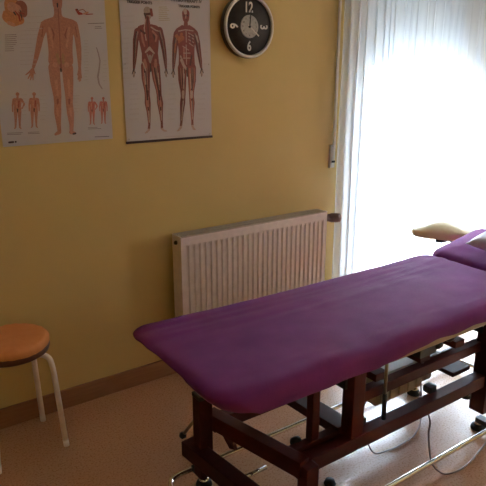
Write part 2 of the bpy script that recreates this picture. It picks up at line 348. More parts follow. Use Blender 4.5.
tendon|307.1,388.5,2.2;341.8,389,2.2
tendon|306.4,366.4,2.2;341.2,366.7,2.2
tendon|292.9,357.4,5.3;308,330.9,7.1;318.4,319.7,5.4
tendon|290.8,375.1,3.5;303.6,344.2,6.2
muscle_dark|349.5,375.7,4.5;340.9,335.5,4.5
dark|323.3,322,3.6;323.3,286,3.2
muscle_orange|266.4,427.1,4.3;261,392.2,3.9
tendon|378.7,464.9,4;386.7,438.6,3.5
tendon|298.6,213.7,7.7;297.9,190.9,6.9
tendon|344.1,212.8,7.8;343.5,189.8,6.9
tendon|307.5,295.1,2.2;301.3,231.9,2.3
tendon|339.8,294.9,2.3;342.4,231.2,2.3
tendon|297.3,172.6,2.3;287,85,2.3
tendon|344.1,171.2,2.3;345.3,87,2.4
pale_ink|17,535.5,0.9;68.6,539.2,0.9
pale_ink|15.6,511.3,0.9;65.4,514.6,0.9
pale_ink|14.2,487,0.9;67.1,490.2,0.9
pale_ink|11.8,446.1,0.9;39.3,447.6,0.9
pale_ink|10.5,425.6,0.9;43,427.2,0.9
pale_ink|9.3,405,0.9;34.2,406.1,0.9
pale_ink|8.1,384.3,0.9;30.8,385.2,0.9
pale_ink|6.9,363.5,0.9;28.9,364.3,0.9
pale_ink|5.6,342.7,0.9;30.3,343.5,0.9
pale_ink|4.4,321.7,0.9;26.4,322.3,0.9
pale_ink|3.1,300.7,0.9;36.3,301.5,0.9
pale_ink|1.9,279.6,0.9;31.9,280.1,0.9
tan_ink|188.8,580.7,1.7;226.8,583.7,1.7
tan_ink|188.4,572.8,1.7;230.3,576.1,1.7
tan_ink|188.1,564.9,1.7;237.5,568.7,1.7
tan_ink|187.8,557.1,1.7;226.3,559.9,1.7
tan_ink|187.4,549.2,1.7;232.6,552.4,1.7
tan_ink|187.1,541.2,1.7;228.2,544.1,1.7
tan_ink|186.8,533.3,1.7;238.6,536.9,1.7
tan_ink|186.4,525.4,1.7;240.4,529,1.7
pale_ink|226.8,469,0.9;244.1,470,0.9
pale_ink|226,447.7,0.9;245.5,448.7,0.9
pale_ink|225.2,426.2,0.9;243,427,0.9
pale_ink|224.4,404.6,0.9;238,405.2,0.9
pale_ink|223.5,383,0.9;241.8,383.7,0.9
pale_ink|222.7,361.3,0.9;243.3,362,0.9
pale_ink|221.9,339.4,0.9;242.2,340,0.9
pale_ink|221,317.5,0.9;240.5,318,0.9
pale_ink|220.2,295.5,0.9;235.2,295.8,0.9
pale_ink|416.5,448.2,0.9;435.8,449.2,0.9
pale_ink|415.9,421.4,0.9;435.8,422.3,0.9
pale_ink|415.4,394.5,0.9;436.9,395.4,0.9
pale_ink|414.9,367.5,0.9;429.5,367.9,0.9
pale_ink|414.3,340.2,0.9;433.3,340.8,0.9
pale_ink|413.8,312.9,0.9;434.5,313.4,0.9
pale_ink|413.3,285.4,0.9;435.2,285.8,0.9
pale_ink|412.7,257.8,0.9;434.8,258.1,0.9
pale_ink|412.2,230,0.9;433.4,230.2,0.9
pale_ink|411.6,202.1,0.9;428.8,202.1,0.9
pale_ink|223.7,251.1,1;263.4,251.6,1
pale_ink|222.8,228.8,1;264.3,229.1,1
pale_ink|222,206.4,1;256.8,206.5,1
pale_ink|221.1,183.8,1;259.6,183.8,1
pale_ink|220.3,161.2,1;247.7,161.1,1
pale_ink|219.4,138.5,1;260,138.1,1
pale_ink|218.6,115.7,1;253.1,115.2,1
pale_ink|217.7,92.8,1;248.7,92.2,1
pale_ink|379.1,249,1;417.3,249.4,1
pale_ink|378.6,226,1;407.8,226.2,1
pale_ink|378.1,202.8,1;415.4,202.9,1
pale_ink|377.5,179.6,1;418.6,179.5,1
pale_ink|377,156.3,1;415.5,156,1
pale_ink|376.5,132.8,1;421,132.3,1
pale_ink|375.9,109.3,1;414.4,108.7,1
pale_ink|375.4,85.6,1;416.7,84.8,1.1
pale_ink|29,253.7,0.9;62.3,254.2,0.9
pale_ink|27.8,232.3,0.9;62.1,232.6,1
pale_ink|26.6,210.8,0.9;66.7,210.9,1
pale_ink|25.3,189.2,1;73.6,189.2,1
pale_ink|24.1,167.5,1;68.6,167.3,1
pale_ink|22.9,145.7,1;67.7,145.3,1
pale_ink|21.7,123.8,1;67.1,123.2,1
pale_ink|20.4,101.8,1;65.5,101,1
pale_ink|115.7,15.7,1.4;151.5,14.4,1.4
pale_ink|193.5,13.6,1.4;295.7,10,1.4
"""
import bpy, bmesh, math, random
from mathutils import Vector, Matrix, noise
random.seed(7)
C = bpy.context.scene.collection
PI = math.pi

# ------------------------------------------------------------------ materials
def new_mat(name):
    m = bpy.data.materials.new(name); m.use_nodes = True
    nt = m.node_tree; b = nt.nodes['Principled BSDF']
    return m, nt, b
def setp(b, **k):
    for n, v in k.items():
        b.inputs[n.replace('_', ' ')].default_value = v
def noise_mat(name, c1, c2, scale=20, rough=.5, metal=0, bump=0, bscale=None, detail=4, lo=.3, hi=.7, stretch=None, sheen=0, spec=.5):
    m, nt, b = new_mat(name)
    tc = nt.nodes.new('ShaderNodeTexCoord'); src = tc.outputs['Object']
    if stretch:
        mp = nt.nodes.new('ShaderNodeMapping'); mp.inputs['Scale'].default_value = stretch
        nt.links.new(src, mp.inputs['Vector']); src = mp.outputs['Vector']
    n = nt.nodes.new('ShaderNodeTexNoise'); n.inputs['Scale'].default_value = scale; n.inputs['Detail'].default_value = detail
    nt.links.new(src, n.inputs['Vector'])
    r = nt.nodes.new('ShaderNodeValToRGB')
    r.color_ramp.elements[0].position = lo; r.color_ramp.elements[0].color = (*c1, 1)
    r.color_ramp.elements[1].position = hi; r.color_ramp.elements[1].color = (*c2, 1)
    nt.links.new(n.outputs['Fac'], r.inputs['Fac']); nt.links.new(r.outputs['Color'], b.inputs['Base Color'])
    setp(b, Roughness=rough, Metallic=metal, Sheen_Weight=sheen, Specular_IOR_Level=spec)
    if bump:
        n2 = nt.nodes.new('ShaderNodeTexNoise'); n2.inputs['Scale'].default_value = bscale or scale*4; n2.inputs['Detail'].default_value = 3
        nt.links.new(src, n2.inputs['Vector'])
        bp = nt.nodes.new('ShaderNodeBump'); bp.inputs['Strength'].default_value = bump; bp.inputs['Distance'].default_value = .004
        nt.links.new(n2.outputs['Fac'], bp.inputs['Height']); nt.links.new(bp.outputs['Normal'], b.inputs['Normal'])
    return m
def tone(name, c, rough=.5, metal=0, var=.06, scale=30, **k):
    return noise_mat(name, tuple(x*(1-var) for x in c), tuple(min(1, x*(1+var)) for x in c), scale, rough, metal, **k)

M = {}
M['wall'] = noise_mat('yellow_paint', (.585, .425, .16), (.62, .45, .175), 3, .75, bump=.12, bscale=160)
M['white_wall'] = tone('white_paint', (.78, .76, .71), .8)
M['ceiling'] = tone('ceiling_paint', (.8, .78, .74), .9)
M['skirting'] = noise_mat('skirting_wood', (.25, .105, .045), (.30, .135, .06), 8, .5, stretch=(1, 1, 12))
M['white_frame'] = tone('white_window_plastic', (.8, .8, .8), .35)
M['radiator'] = tone('radiator_enamel', (.78, .70, .68), .35)
M['radiator_grille'] = tone('grille_enamel', (.48, .43, .38), .45)
M['valve'] = noise_mat('valve_plastic', (.20, .13, .125), (.26, .175, .165), 60, .4)
M['valve_body'] = tone('valve_nickel', (.45, .42, .4), .3, .9)
M['black'] = tone('black_plastic', (.012, .011, .012), .4)
M['rubber'] = tone('black_rubber', (.015, .014, .014), .7)
M['chrome'] = tone('chrome_steel', (.72, .7, .68), .13, 1.0, var=.03)
M['brass'] = tone('dull_brass_rod', (.33, .25, .17), .35, .7)
M['frame'] = noise_mat('oxblood_enamel', (.047, .005, .0045), (.062, .007, .006), 40, .45, spec=.25)
M['motor'] = noise_mat('motor_plastic', (.40, .345, .27), (.45, .39, .31), 20, .5)
M['vinyl'] = noise_mat('cream_vinyl', (.60, .47, .24), (.66, .53, .29), 12, .38, bump=.1, bscale=300)
M['vinyl_dark'] = noise_mat('tan_vinyl', (.30, .215, .12), (.34, .25, .145), 12, .4)
M['purple'] = noise_mat('purple_jersey', (.140, .015, .126), (.178, .023, .154), 9, .85, bump=.35, bscale=420, sheen=.05, spec=.25)
M['lilac'] = noise_mat('lilac_grey_satin', (.46, .40, .47), (.62, .56, .63), 26, .5, bump=.2, bscale=120)
M['stool_leg'] = tone('white_leg_enamel', (.84, .78, .75), .3)
M['orange'] = noise_mat('orange_cotton', (.64, .24, .07), (.70, .28, .09), 14, .8, bump=.25, bscale=200)
M['stool_wood'] = noise_mat('dark_seat_wood', (.085, .026, .014), (.12, .04, .02), 12, .4)
M['clock_rim'] = tone('silver_rim', (.68, .65, .61), .35, .1)
M['clock_side'] = tone('dark_clock_case', (.10, .085, .07), .5)
M['clock_face'] = noise_mat('dark_brown_face', (.018, .012, .010), (.032, .023, .019), 60, .5)
M['clock_white'] = tone('cream_numeral', (.66, .62, .57), .5)
M['clock_disc'] = noise_mat('pale_dial', (.36, .34, .31), (.47, .45, .41), 90, .5)
M['clock_black'] = tone('black_hand', (.02, .02, .02), .5)
M['paper'] = noise_mat('coated_paper', (.53, .49, .52), (.56, .52, .545), 6, .38)
PCOL = dict(skin=(.44, .185, .125), skin_dark=(.27, .085, .06), skin_light=(.52, .25, .175), skin_orange=(.50, .20, .085), skin_green=(.36, .20, .10), red_skin=(.45, .13, .095),
    muscle=(.22, .042, .034), muscle_light=(.42, .16, .12), muscle_dark=(.085, .016, .016), muscle_orange=(.40, .12, .05), scalp=(.34, .25, .215), tendon=(.47, .33, .28), dark=(.055, .025, .025),
    red=(.30, .03, .02), grey=(.33, .26, .27), ink=(.22, .18, .18), pale_ink=(.46, .40, .40), tan_ink=(.43, .36, .28), title=(.07, .05, .05))
for k, v in PCOL.items(): M['print_'+k] = noise_mat('print_'+k, tuple(x*.82 for x in v), tuple(min(1, x*1.15) for x in v), 160, .4)
M['strip'] = tone('poster_strip', (.045, .02, .02), .4)
M['strap'] = tone('cream_strap', (.72, .66, .60), .8)
M['plate'] = tone('strap_plate_plastic', (.62, .58, .50), .4)
M['concrete'] = noise_mat('terrace_concrete', (.60, .60, .58), (.70, .70, .68), 6, .8)
M['hedge'] = noise_mat('hedge_leaf', (.25, .40, .18), (.40, .55, .30), 5, .8)

def floor_mat():
    m, nt, b = new_mat('speckled_linoleum')
    tc = nt.nodes.new('ShaderNodeTexCoord')
    def ns(scale, det):
        n = nt.nodes.new('ShaderNodeTexNoise'); n.inputs['Scale'].default_value = scale; n.inputs['Detail'].default_value = det
        nt.links.new(tc.outputs['Object'], n.inputs['Vector']); return n
    n1 = ns(130, 6); n2 = ns(1.3, 3)
    r = nt.nodes.new('ShaderNodeValToRGB'); e = r.color_ramp.elements
    e[0].position = .28; e[0].color = (.47, .24, .128, 1); e[1].position = .74; e[1].color = (.60, .345, .20, 1)
    nt.links.new(n1.outputs['Fac'], r.inputs['Fac'])
    mx = nt.nodes.new('ShaderNodeMix'); mx.data_type = 'RGBA'; mx.blend_type = 'MULTIPLY'
    mx.inputs[0].default_value = .25
    nt.links.new(r.outputs['Color'], mx.inputs[6]); nt.links.new(n2.outputs['Fac'], mx.inputs[7])
    nt.links.new(mx.outputs[2], b.inputs['Base Color'])
    rr = nt.nodes.new('ShaderNodeMapRange'); rr.inputs['To Min'].default_value = .24; rr.inputs['To Max'].default_value = .32
    nt.links.new(n1.outputs['Fac'], rr.inputs['Value']); nt.links.new(rr.outputs['Result'], b.inputs['Roughness'])
    setp(b, Coat_Weight=.7, Coat_Roughness=.19)
    n3 = ns(30, 2)
    bp = nt.nodes.new('ShaderNodeBump'); bp.inputs['Strength'].default_value = .12; bp.inputs['Distance'].default_value = .002
    nt.links.new(n3.outputs['Fac'], bp.inputs['Height']); nt.links.new(bp.outputs['Normal'], b.inputs['Normal'])
    return m
M['floor'] = floor_mat()

def sheer_mat(name, transp, col):
    m = bpy.data.materials.new(name); m.use_nodes = True; nt = m.node_tree; nt.nodes.clear()
    out = nt.nodes.new('ShaderNodeOutputMaterial')
    tr = nt.nodes.new('ShaderNodeBsdfTransparent'); tr.inputs['Color'].default_value = (1, 1, 1, 1)
    tl = nt.nodes.new('ShaderNodeBsdfTranslucent'); tl.inputs['Color'].default_value = (*col, 1)
    df = nt.nodes.new('ShaderNodeBsdfDiffuse'); df.inputs['Color'].default_value = (*col, 1)
    m1 = nt.nodes.new('ShaderNodeMixShader'); m1.inputs[0].default_value = .32
    nt.links.new(tl.outputs[0], m1.inputs[1]); nt.links.new(df.outputs[0], m1.inputs[2])
    m2 = nt.nodes.new('ShaderNodeMixShader')
    tc = nt.nodes.new('ShaderNodeTexCoord'); mp = nt.nodes.new('ShaderNodeMapping'); mp.inputs['Scale'].default_value = (60, 60, 3)
    n = nt.nodes.new('ShaderNodeTexNoise'); n.inputs['Scale'].default_value = 1.0
    nt.links.new(tc.outputs['Object'], mp.inputs['Vector']); nt.links.new(mp.outputs['Vector'], n.inputs['Vector'])
    rr = nt.nodes.new('ShaderNodeMapRange'); rr.inputs['To Min'].default_value = 1-transp-.08; rr.inputs['To Max'].default_value = 1-transp+.08
    nt.links.new(n.outputs['Fac'], rr.inputs['Value']); nt.links.new(rr.outputs['Result'], m2.inputs[0])
    nt.links.new(tr.outputs[0], m2.inputs[1]); nt.links.new(m1.outputs[0], m2.inputs[2])
    nt.links.new(m2.outputs[0], out.inputs['Surface'])
    return m
M['sheer'] = sheer_mat('white_sheer_voile', SHEER_T, (.80, .84, .91))

def glass_mat():
    m = bpy.data.materials.new('window_glass'); m.use_nodes = True; nt = m.node_tree; nt.nodes.clear()
    out = nt.nodes.new('ShaderNodeOutputMaterial')
    tr = nt.nodes.new('ShaderNodeBsdfTransparent'); tr.inputs['Color'].default_value = (.95, .97, .97, 1)
    gl = nt.nodes.new('ShaderNodeBsdfGlossy'); gl.inputs['Roughness'].default_value = .02
    lw = nt.nodes.new('ShaderNodeLayerWeight'); lw.inputs['Blend'].default_value = .2
    fr = nt.nodes.new('ShaderNodeMapRange'); fr.inputs['To Min'].default_value = .03; fr.inputs['To Max'].default_value = .35
    nt.links.new(lw.outputs['Facing'], fr.inputs['Value'])
    mx = nt.nodes.new('ShaderNodeMixShader')
    nt.links.new(fr.outputs[0], mx.inputs[0]); nt.links.new(tr.outputs[0], mx.inputs[1]); nt.links.new(gl.outputs[0], mx.inputs[2])
    nt.links.new(mx.outputs[0], out.inputs['Surface'])
    return m
M['glass'] = glass_mat()

# ------------------------------------------------------------------ mesh helpers
def V(*a): return Vector(a)
def add_box(bm, lo, hi, bev=0, mi=0, rot=None, about=None):
    r = bmesh.ops.create_cube(bm, size=1)
    vs = r['verts']; c = [(a+b)/2 for a, b in zip(lo, hi)]; s = [b-a for a, b in zip(lo, hi)]
    for v in vs: v.co = Vector((v.co.x*s[0]+c[0], v.co.y*s[1]+c[1], v.co.z*s[2]+c[2]))
    fs = set(f for v in vs for f in v.link_faces)
    for f in fs: f.material_index = mi
    if bev:
        es = list(set(e for v in vs for e in v.link_edges))
        rr = bmesh.ops.bevel(bm, geom=es, offset=bev, segments=2, profile=.7, affect='EDGES')
        vs = list(set(list(rr['verts']) + [v for f in rr['faces'] for v in f.verts]))
        for f in rr['faces']: f.material_index = mi
    if rot is not None:
        bmesh.ops.rotate(bm, verts=vs, cent=about or c, matrix=rot)
    return vs
def add_bar(bm, p, q, w, h, bev=.004, mi=0):
    """square tube from p to q; w = horizontal width, h = other"""
    p, q = Vector(p), Vector(q); d = q-p; L = d.length
    t0 = len(bm.verts)
    vs = add_box(bm, (-w/2, -h/2, 0), (w/2, h/2, L), bev, mi)
    z = d.normalized(); up = Vector((0, 0, 1))
    x = z.cross(up)
    if x.length < 1e-4: x = Vector((1, 0, 0))
    x.normalize(); y = z.cross(x)
    mt = Matrix((x, y, z)).transposed().to_4x4(); mt.translation = p
    bmesh.ops.transform(bm, matrix=mt, verts=vs)
def add_tube(bm, pts, r, n=10, mi=0, cap=True):
    pts = [Vector(p) for p in pts]; rs = r if isinstance(r, (list, tuple)) else [r]*len(pts)
    rings = []; prev = None
    for i, p in enumerate(pts):
        a = pts[max(i-1, 0)]; b = pts[min(i+1, len(pts)-1)]; t = (b-a).normalized()
        if prev is None:
            u = t.cross(Vector((0, 0, 1)))
            if u.length < 1e-3: u = t.cross(Vector((1, 0, 0)))
        else: u = prev - t*prev.dot(t)
        u.normalize(); prev = u; w = t.cross(u)
        rings.append([bm.verts.new(p + (u*math.cos(2*PI*k/n)+w*math.sin(2*PI*k/n))*rs[i]) for k in range(n)])
    for a, b in zip(rings, rings[1:]):
        for k in range(n):
            f = bm.faces.new((a[k], a[(k+1) % n], b[(k+1) % n], b[k])); f.smooth = True; f.material_index = mi
    if cap:
        for rg, flip in ((rings[0], True), (rings[-1], False)):
            f = bm.faces.new(rg[::-1] if flip else rg); f.material_index = mi
def add_lathe(bm, prof, n=32, mi=0, center=(0, 0, 0), axis='Z', cap=True):
    c = Vector(center); rings = []
    for (r, z) in prof:
        rg = []
        for k in range(n):
            a = 2*PI*k/n
            p = Vector((r*math.cos(a), r*math.sin(a), z))
            if axis == 'Y': p = Vector((p.x, -p.z, p.y))      # +profile goes to -Y
            if axis == 'X': p = Vector((p.z, p.x, p.y))
            rg.append(bm.verts.new(c+p))
        rings.append(rg)
    for a, b in zip(rings, rings[1:]):
        for k in range(n):
            f = bm.faces.new((a[k], a[(k+1) % n], b[(k+1) % n], b[k])); f.smooth = True; f.material_index = mi
    if cap:
        if prof[0][0] > 1e-5: bm.faces.new(rings[0][::-1]).material_index = mi
        if prof[-1][0] > 1e-5: bm.faces.new(rings[-1]).material_index = mi
def smooth_curve(pts, n=8):
    pts = [Vector(p) for p in pts]; P = [pts[0]]+pts+[pts[-1]]; o = []
    for i in range(1, len(P)-2):
        a, b, c, d = P[i-1:i+3]
        for k in range(n):
            t = k/n
            o.append(.5*((2*b)+(c-a)*t+(2*a-5*b+4*c-d)*t*t+(3*b-a-3*c+d)*t**3))
    o.append(pts[-1]); return o
def finish(name, bm, mats, parent=None, smooth=False, angle=None):
    bmesh.ops.remove_doubles(bm, verts=bm.verts, dist=1e-6)
    bmesh.ops.recalc_face_normals(bm, faces=bm.faces)
    me = bpy.data.meshes.new(name); bm.to_mesh(me); bm.free()
    for m in (mats if isinstance(mats, (list, tuple)) else [mats]): me.materials.append(m)
    if smooth:
        for p in me.polygons: p.use_smooth = True
    o = bpy.data.objects.new(name, me); C.objects.link(o)
    if parent is not None:
        o.parent = parent
        root = parent
        off = Vector(parent.location)
        while root.parent: root = root.parent; off += Vector(root.location)
        me.transform(Matrix.Translation(-off))
    return o
def recenter(o, loc):
    """move a top-level mesh's origin to loc without moving its shape"""
    o.data.transform(Matrix.Translation(-Vector(loc))); o.location = loc
def thing(name, label, cat, loc, group=None):
    o = bpy.data.objects.new(name, None); C.objects.link(o); o.location = loc; o.empty_display_size = .1
    o['label'] = label; o['category'] = cat
    if group: o['group'] = group
    return o
def tag(o, label, cat, group=None):
    o['label'] = label; o['category'] = cat
    if group: o['group'] = group
    return o
def struct(name, bm, m):
    o = finish(name, bm, m); o['kind'] = 'structure'; return o
def box_struct(name, lo, hi, m):
    bm = bmesh.new(); add_box(bm, lo, hi); return struct(name, bm, m)

# ------------------------------------------------------------------ the room
WY = 2.525                     # inner face of the poster wall
X0, X1, Y0, ZC = -1.6, 5.4, -1.9, 2.5
OX0, OXA, OXB, OX1, OZ1 = 2.60, 3.66, 3.86, 4.70, 2.14      # balcony-window opening in the poster wall
TH = .24
box_struct('floor', (X0-.2, Y0-.2, -.1), (X1+.2, WY+TH, 0), M['floor'])
box_struct('ceiling', (X0-.2, Y0-.2, ZC), (X1+.2, WY+TH, ZC+.1), M['ceiling'])
bm = bmesh.new()
add_box(bm, (X0-.2, WY, 0), (OX0, WY+TH, ZC)); add_box(bm, (OX1, WY, 0), (X1+.2, WY+TH, ZC)); add_box(bm, (OX0, WY, OZ1), (OX1, WY+TH, ZC)); add_box(bm, (OXA, WY, 0), (OXB, WY+TH, OZ1))
struct('wall_back', bm, M['wall'])
box_struct('wall_left', (X0-.2, Y0-.2, 0), (X0, WY, ZC), M['wall'])
box_struct('wall_front', (X0, Y0-.2, 0), (X1, Y0, ZC), M['wall'])
bm = bmesh.new()
W2Y0, W2Y1, W2Z0, W2Z1 = W2
add_box(bm, (X1, Y0-.2, 0), (X1+.2, W2Y0, ZC)); add_box(bm, (X1, W2Y1, 0), (X1+.2, WY, ZC))
add_box(bm, (X1, W2Y0, 0), (X1+.2, W2Y1, W2Z0)); add_box(bm, (X1, W2Y0, W2Z1), (X1+.2, W2Y1, ZC))
struct('wall_right', bm, M['wall'])
# skirting board
bm = bmesh.new(); add_box(bm, (X0, WY-.014, 0), (OX0-.065, WY, .095), .003); struct('baseboard_back', bm, M['skirting'])
bm = bmesh.new(); add_box(bm, (X0, Y0, 0), (X0+.014, WY-.014, .095), .003); struct('baseboard_left', bm, M['skirting'])
# white window casing on the wall edge
bm = bmesh.new()
add_box(bm, (OX0-.06, WY-.012, 0), (OX0, WY, OZ1+.05), .003); add_box(bm, (OX1, WY-.012, 0), (OX1+.06, WY, OZ1+.05), .003); add_box(bm, (OX0, WY-.012, OZ1), (OX1, WY, OZ1+.05), .003)
struct('trim_1', bm, M['white_frame'])
# window : two leaves in a white frame, roller shutter box above
def window(name, axis, a0, a1, z0, z1, pos, leaves, shutter):
    root = bpy.data.objects.new(name, None); C.objects.link(root); root['kind'] = 'structure'
    def B(bm, p0, p1, q0, q1, d0, d1, bev=.004):     # p along, q height, d depth from inner face
        if axis == 'X': add_box(bm, (p0, pos+d0, q0), (p1, pos+d1, q1), bev)
        else: add_box(bm, (pos+d0, p0, q0), (pos+d1, p1, q1), bev)
    bm = bmesh.new(); fw = .05
    B(bm, a0, a0+fw, z0, z1, .06, .14); B(bm, a1-fw, a1, z0, z1, .06, .14); B(bm, a0+fw, a1-fw, z1-fw, z1, .06, .14); B(bm, a0+fw, a1-fw, z0, z0+fw, .06, .14)
    finish('window_frame', bm, M['white_frame'], root)
    x0, x1 = a0+fw, a1-fw; w = (x1-x0)/leaves
    for i in range(leaves):
        s0, s1 = x0+i*w+.003, x0+(i+1)*w-.003; b0, b1 = z0+fw+.003, z1-fw-.003; st = .075
        bm = bmesh.new()
        B(bm, s0, s0+st, b0, b1, .05, .11); B(bm, s1-st, s1, b0, b1, .05, .11); B(bm, s0+st, s1-st, b1-st, b1, .05, .11); B(bm, s0+st, s1-st, b0, b0+st, .05, .11)
        sash = finish('window_sash', bm, M['white_frame'], root)
        bm = bmesh.new(); B(bm, s0+st, s1-st, b0+st, b1-st, .078, .084, 0); finish('glass_pane', bm, M['glass'], sash)
    if shutter:
        bm = bmesh.new(); n = 13; h = .045
        for k in range(n):
            q1 = z1-k*h; B(bm, a0, a1, q1-h, q1, .16, .172, .003)
        finish('roller_shutter', bm, M['white_frame'], root)
    return root
window('window_1', 'X', OX0, OXA, .02, OZ1, WY, 1, True)
window('window_2', 'X', OXB, OX1, .02, OZ1, WY, 1, True)
if W2Z1 > W2Z0: window('window_3', 'Y', W2Y0, W2Y1, W2Z0, W2Z1, X1, 2, False)
# terrace outside
box_struct('ground', (-8, WY+TH, -.14), (14, 16, -.02), M['concrete'])

# daylight portals at the window openings
def portal(name, loc, rot, sx, sy):
    l = bpy.data.lights.new(name, 'AREA'); l.shape = 'RECTANGLE'; l.size = sx; l.size_y = sy
    l.cycles.is_portal = True
    o = bpy.data.objects.new(name, l); C.objects.link(o); o.location = loc; o.rotation_euler = rot
portal('window_daylight', ((OX0+OXA)/2, WY+TH+.02, OZ1/2), (-PI/2, 0, 0), OXA-OX0, OZ1)
portal('second_window_daylight', ((OXB+OX1)/2, WY+TH+.02, OZ1/2), (-PI/2, 0, 0), OX1-OXB, OZ1)
if W2Z1 > W2Z0: portal('side_window_daylight', (X1+.22, (W2Y0+W2Y1)/2, (W2Z0+W2Z1)/2), (0, PI/2, 0), W2Z1-W2Z0, W2Y1-W2Y0)

# ------------------------------------------------------------------ curtains
def curtain(name, x0, x1, folds, amp, y, label, seed, lean):
    rnd = random.Random(seed)
    # irregular fold phase
    nx = int(folds*14); nz = 40; ztop, zbot = 2.46, .03
    knots = [0]
    for i in range(folds): knots.append(knots[-1]+rnd.uniform(.6, 1.4))
    tot = knots[-1]; amps = [amp*rnd.uniform(.55, 1.2) for _ in range(folds+1)]
    t = thing(name, label, 'curtain', ((x0+x1)/2, y, 0), 'sheer curtains at the balcony window')
    bm = bmesh.new(); grid = []
    for i in range(nx+1):
        s = i/nx*tot
        k = max(j for j in range(len(knots)) if knots[j] <= s+1e-9); k = min(k, folds-1)
        ph = (s-knots[k])/(knots[k+1]-knots[k])
        col = []
        for j in range(nz+1):
            f = j/nz; z = ztop+(zbot-ztop)*f
            a = amps[k]*(.75+.35*f)
            x = x0+(x1-x0)*i/nx + .012*math.sin(ph*2*PI*2)*.5 + lean*f*(1-i/nx) + .01*noise.noise(Vector((i*.03, f*2, seed)))
            yy = y + a*math.sin(2*PI*ph) + .008*noise.noise(Vector((i*.1, f*3, seed+5)))
            col.append(bm.verts.new((x, yy, z)))
        grid.append(col)
    for a, b in zip(grid, grid[1:]):
        for j in range(nz): bm.faces.new((a[j], b[j], b[j+1], a[j+1]))
    finish('curtain_cloth', bm, M['sheer'], t, smooth=True)
    bm = bmesh.new(); add_box(bm, (x0+.01, y-.012, 2.455), (x1-.01, y+.012, 2.5), .004)
    finish('curtain_track', bm, M['white_frame'], t)
    return t
curtain('sheer_curtain', 2.372, 3.62, 19, .018, 2.448, 'long white sheer curtain hanging beside the radiator, glowing with daylight', 3, .0)
curtain('sheer_curtain', 3.47, 5.06, 24, .020, 2.375, 'white sheer curtain gathered in folds at the right, behind the head of the massage table', 8, .0)

# ------------------------------------------------------------------ posters
def chart(name, label, x0, z0, w, h, tilt, data, strip):
    t = thing(name, label, 'poster', (x0+w/2, WY, z0))
    keys = ['paper']+['print_'+k for k in PCOL]; idx = {k: i for i, k in enumerate(keys)}
    bm = bmesh.new(); yb = WY-.004
    # slightly waved sheet
    nx, nz = 12, 16; g = {}
    for i in range(nx+1):
        for j in range(nz+1):
            g[i, j] = bm.verts.new((x0+w*i/nx, yb, z0+h*j/nz + tilt*(i/nx)))
    for i in range(nx):
        for j in range(nz): bm.faces.new((g[i, j], g[i+1, j], g[i+1, j+1], g[i, j+1]))
    placed = []
    def lay(poly, mi):
        """print one patch of ink on top of whatever is already printed there"""
        x_0, x_1 = min(p[0] for p in poly), max(p[0] for p in poly); z_0, z_1 = min(p[1] for p in poly), max(p[1] for p in poly)
        L = 1+max([l for l, a0, a1, b0, b1 in placed if a0 < x_1 and a1 > x_0 and b0 < z_1 and b1 > z_0], default=0)
        placed.append((L, x_0, x_1, z_0, z_1))
        bm.faces.new([bm.verts.new((p[0], yb-.00004*L, p[1])) for p in poly]).material_index = mi
    def capsule(a, b, r, a2, b2, r2):
        """outline of two circles and the band between them"""
        dx, dz = a-a2, b-b2; L = math.hypot(dx, dz); n = 6 if max(r, r2) < .002 else 12
        if L < 1e-5 or abs(r-r2) >= L:
            R_, A_, B_ = max((r, a, b), (r2, a2, b2)); return [(A_+R_*math.cos(2*PI*k/16), B_+R_*math.sin(2*PI*k/16)) for k in range(16)]
        th = math.atan2(dz, dx); al = math.acos((r2-r)/L)
        o = []
        for k in range(n+1):
            t_ = th-al+2*al*k/n
            o.append((a+r*math.cos(t_), b+r*math.sin(t_)))
        for k in range(n+1):
            t_ = th+al+(2*PI-2*al)*k/n
            o.append((a2+r2*math.cos(t_), b2+r2*math.sin(t_)))
        return o
    for line in data.strip().split('\n'):
        m, q = line.split('|'); mi = idx['print_'+m]
        pts = [tuple(float(v)/1000 for v in p.split(',')) for p in q.split(';')]
        pts = [(x0+a, z0+b, r) for a, b, r in pts if b < h-.002]
        if len(pts) == 1: lay(capsule(*pts[0], *pts[0]), mi)
        for p, q_ in zip(pts, pts[1:]): lay(capsule(*q_, *p), mi)
    for f in bm.faces:
        f.normal_update()
        if f.normal.y > 0: f.normal_flip()
    me = bpy.data.meshes.new('printed_sheet'); bm.to_mesh(me); bm.free()
    for k in keys: me.materials.append(M[k])
    s = bpy.data.objects.new('printed_sheet', me); C.objects.link(s); s.parent = t; me.transform(Matrix.Translation(-Vector(t.location)))
    bm = bmesh.new(); add_box(bm, (x0-.003, WY-.009, z0+h-.004), (x0+w+.003, WY-.001, z0+h+.008), .002); finish('hanging_strip', bm, M['strip'], t)
    if strip:
        bm = bmesh.new(); add_box(bm, (x0-.003, WY-.009, z0-.008), (x0+w+.003, WY-.001, z0+.003), .002); finish('bottom_strip', bm, M['strip'], t)
        for (u, v) in ((.012, .012), (w-.012, .012), (.012, .34), (w-.012, .34)):
            bm = bmesh.new(); add_lathe(bm, [(.0035, 0), (.0035, .003), (.002, .005), (0, .0055)], 10, center=(x0+u, WY-.005, z0+v), axis='Y')
            finish('drawing_pin', bm, M['valve_body'], t)
    return t
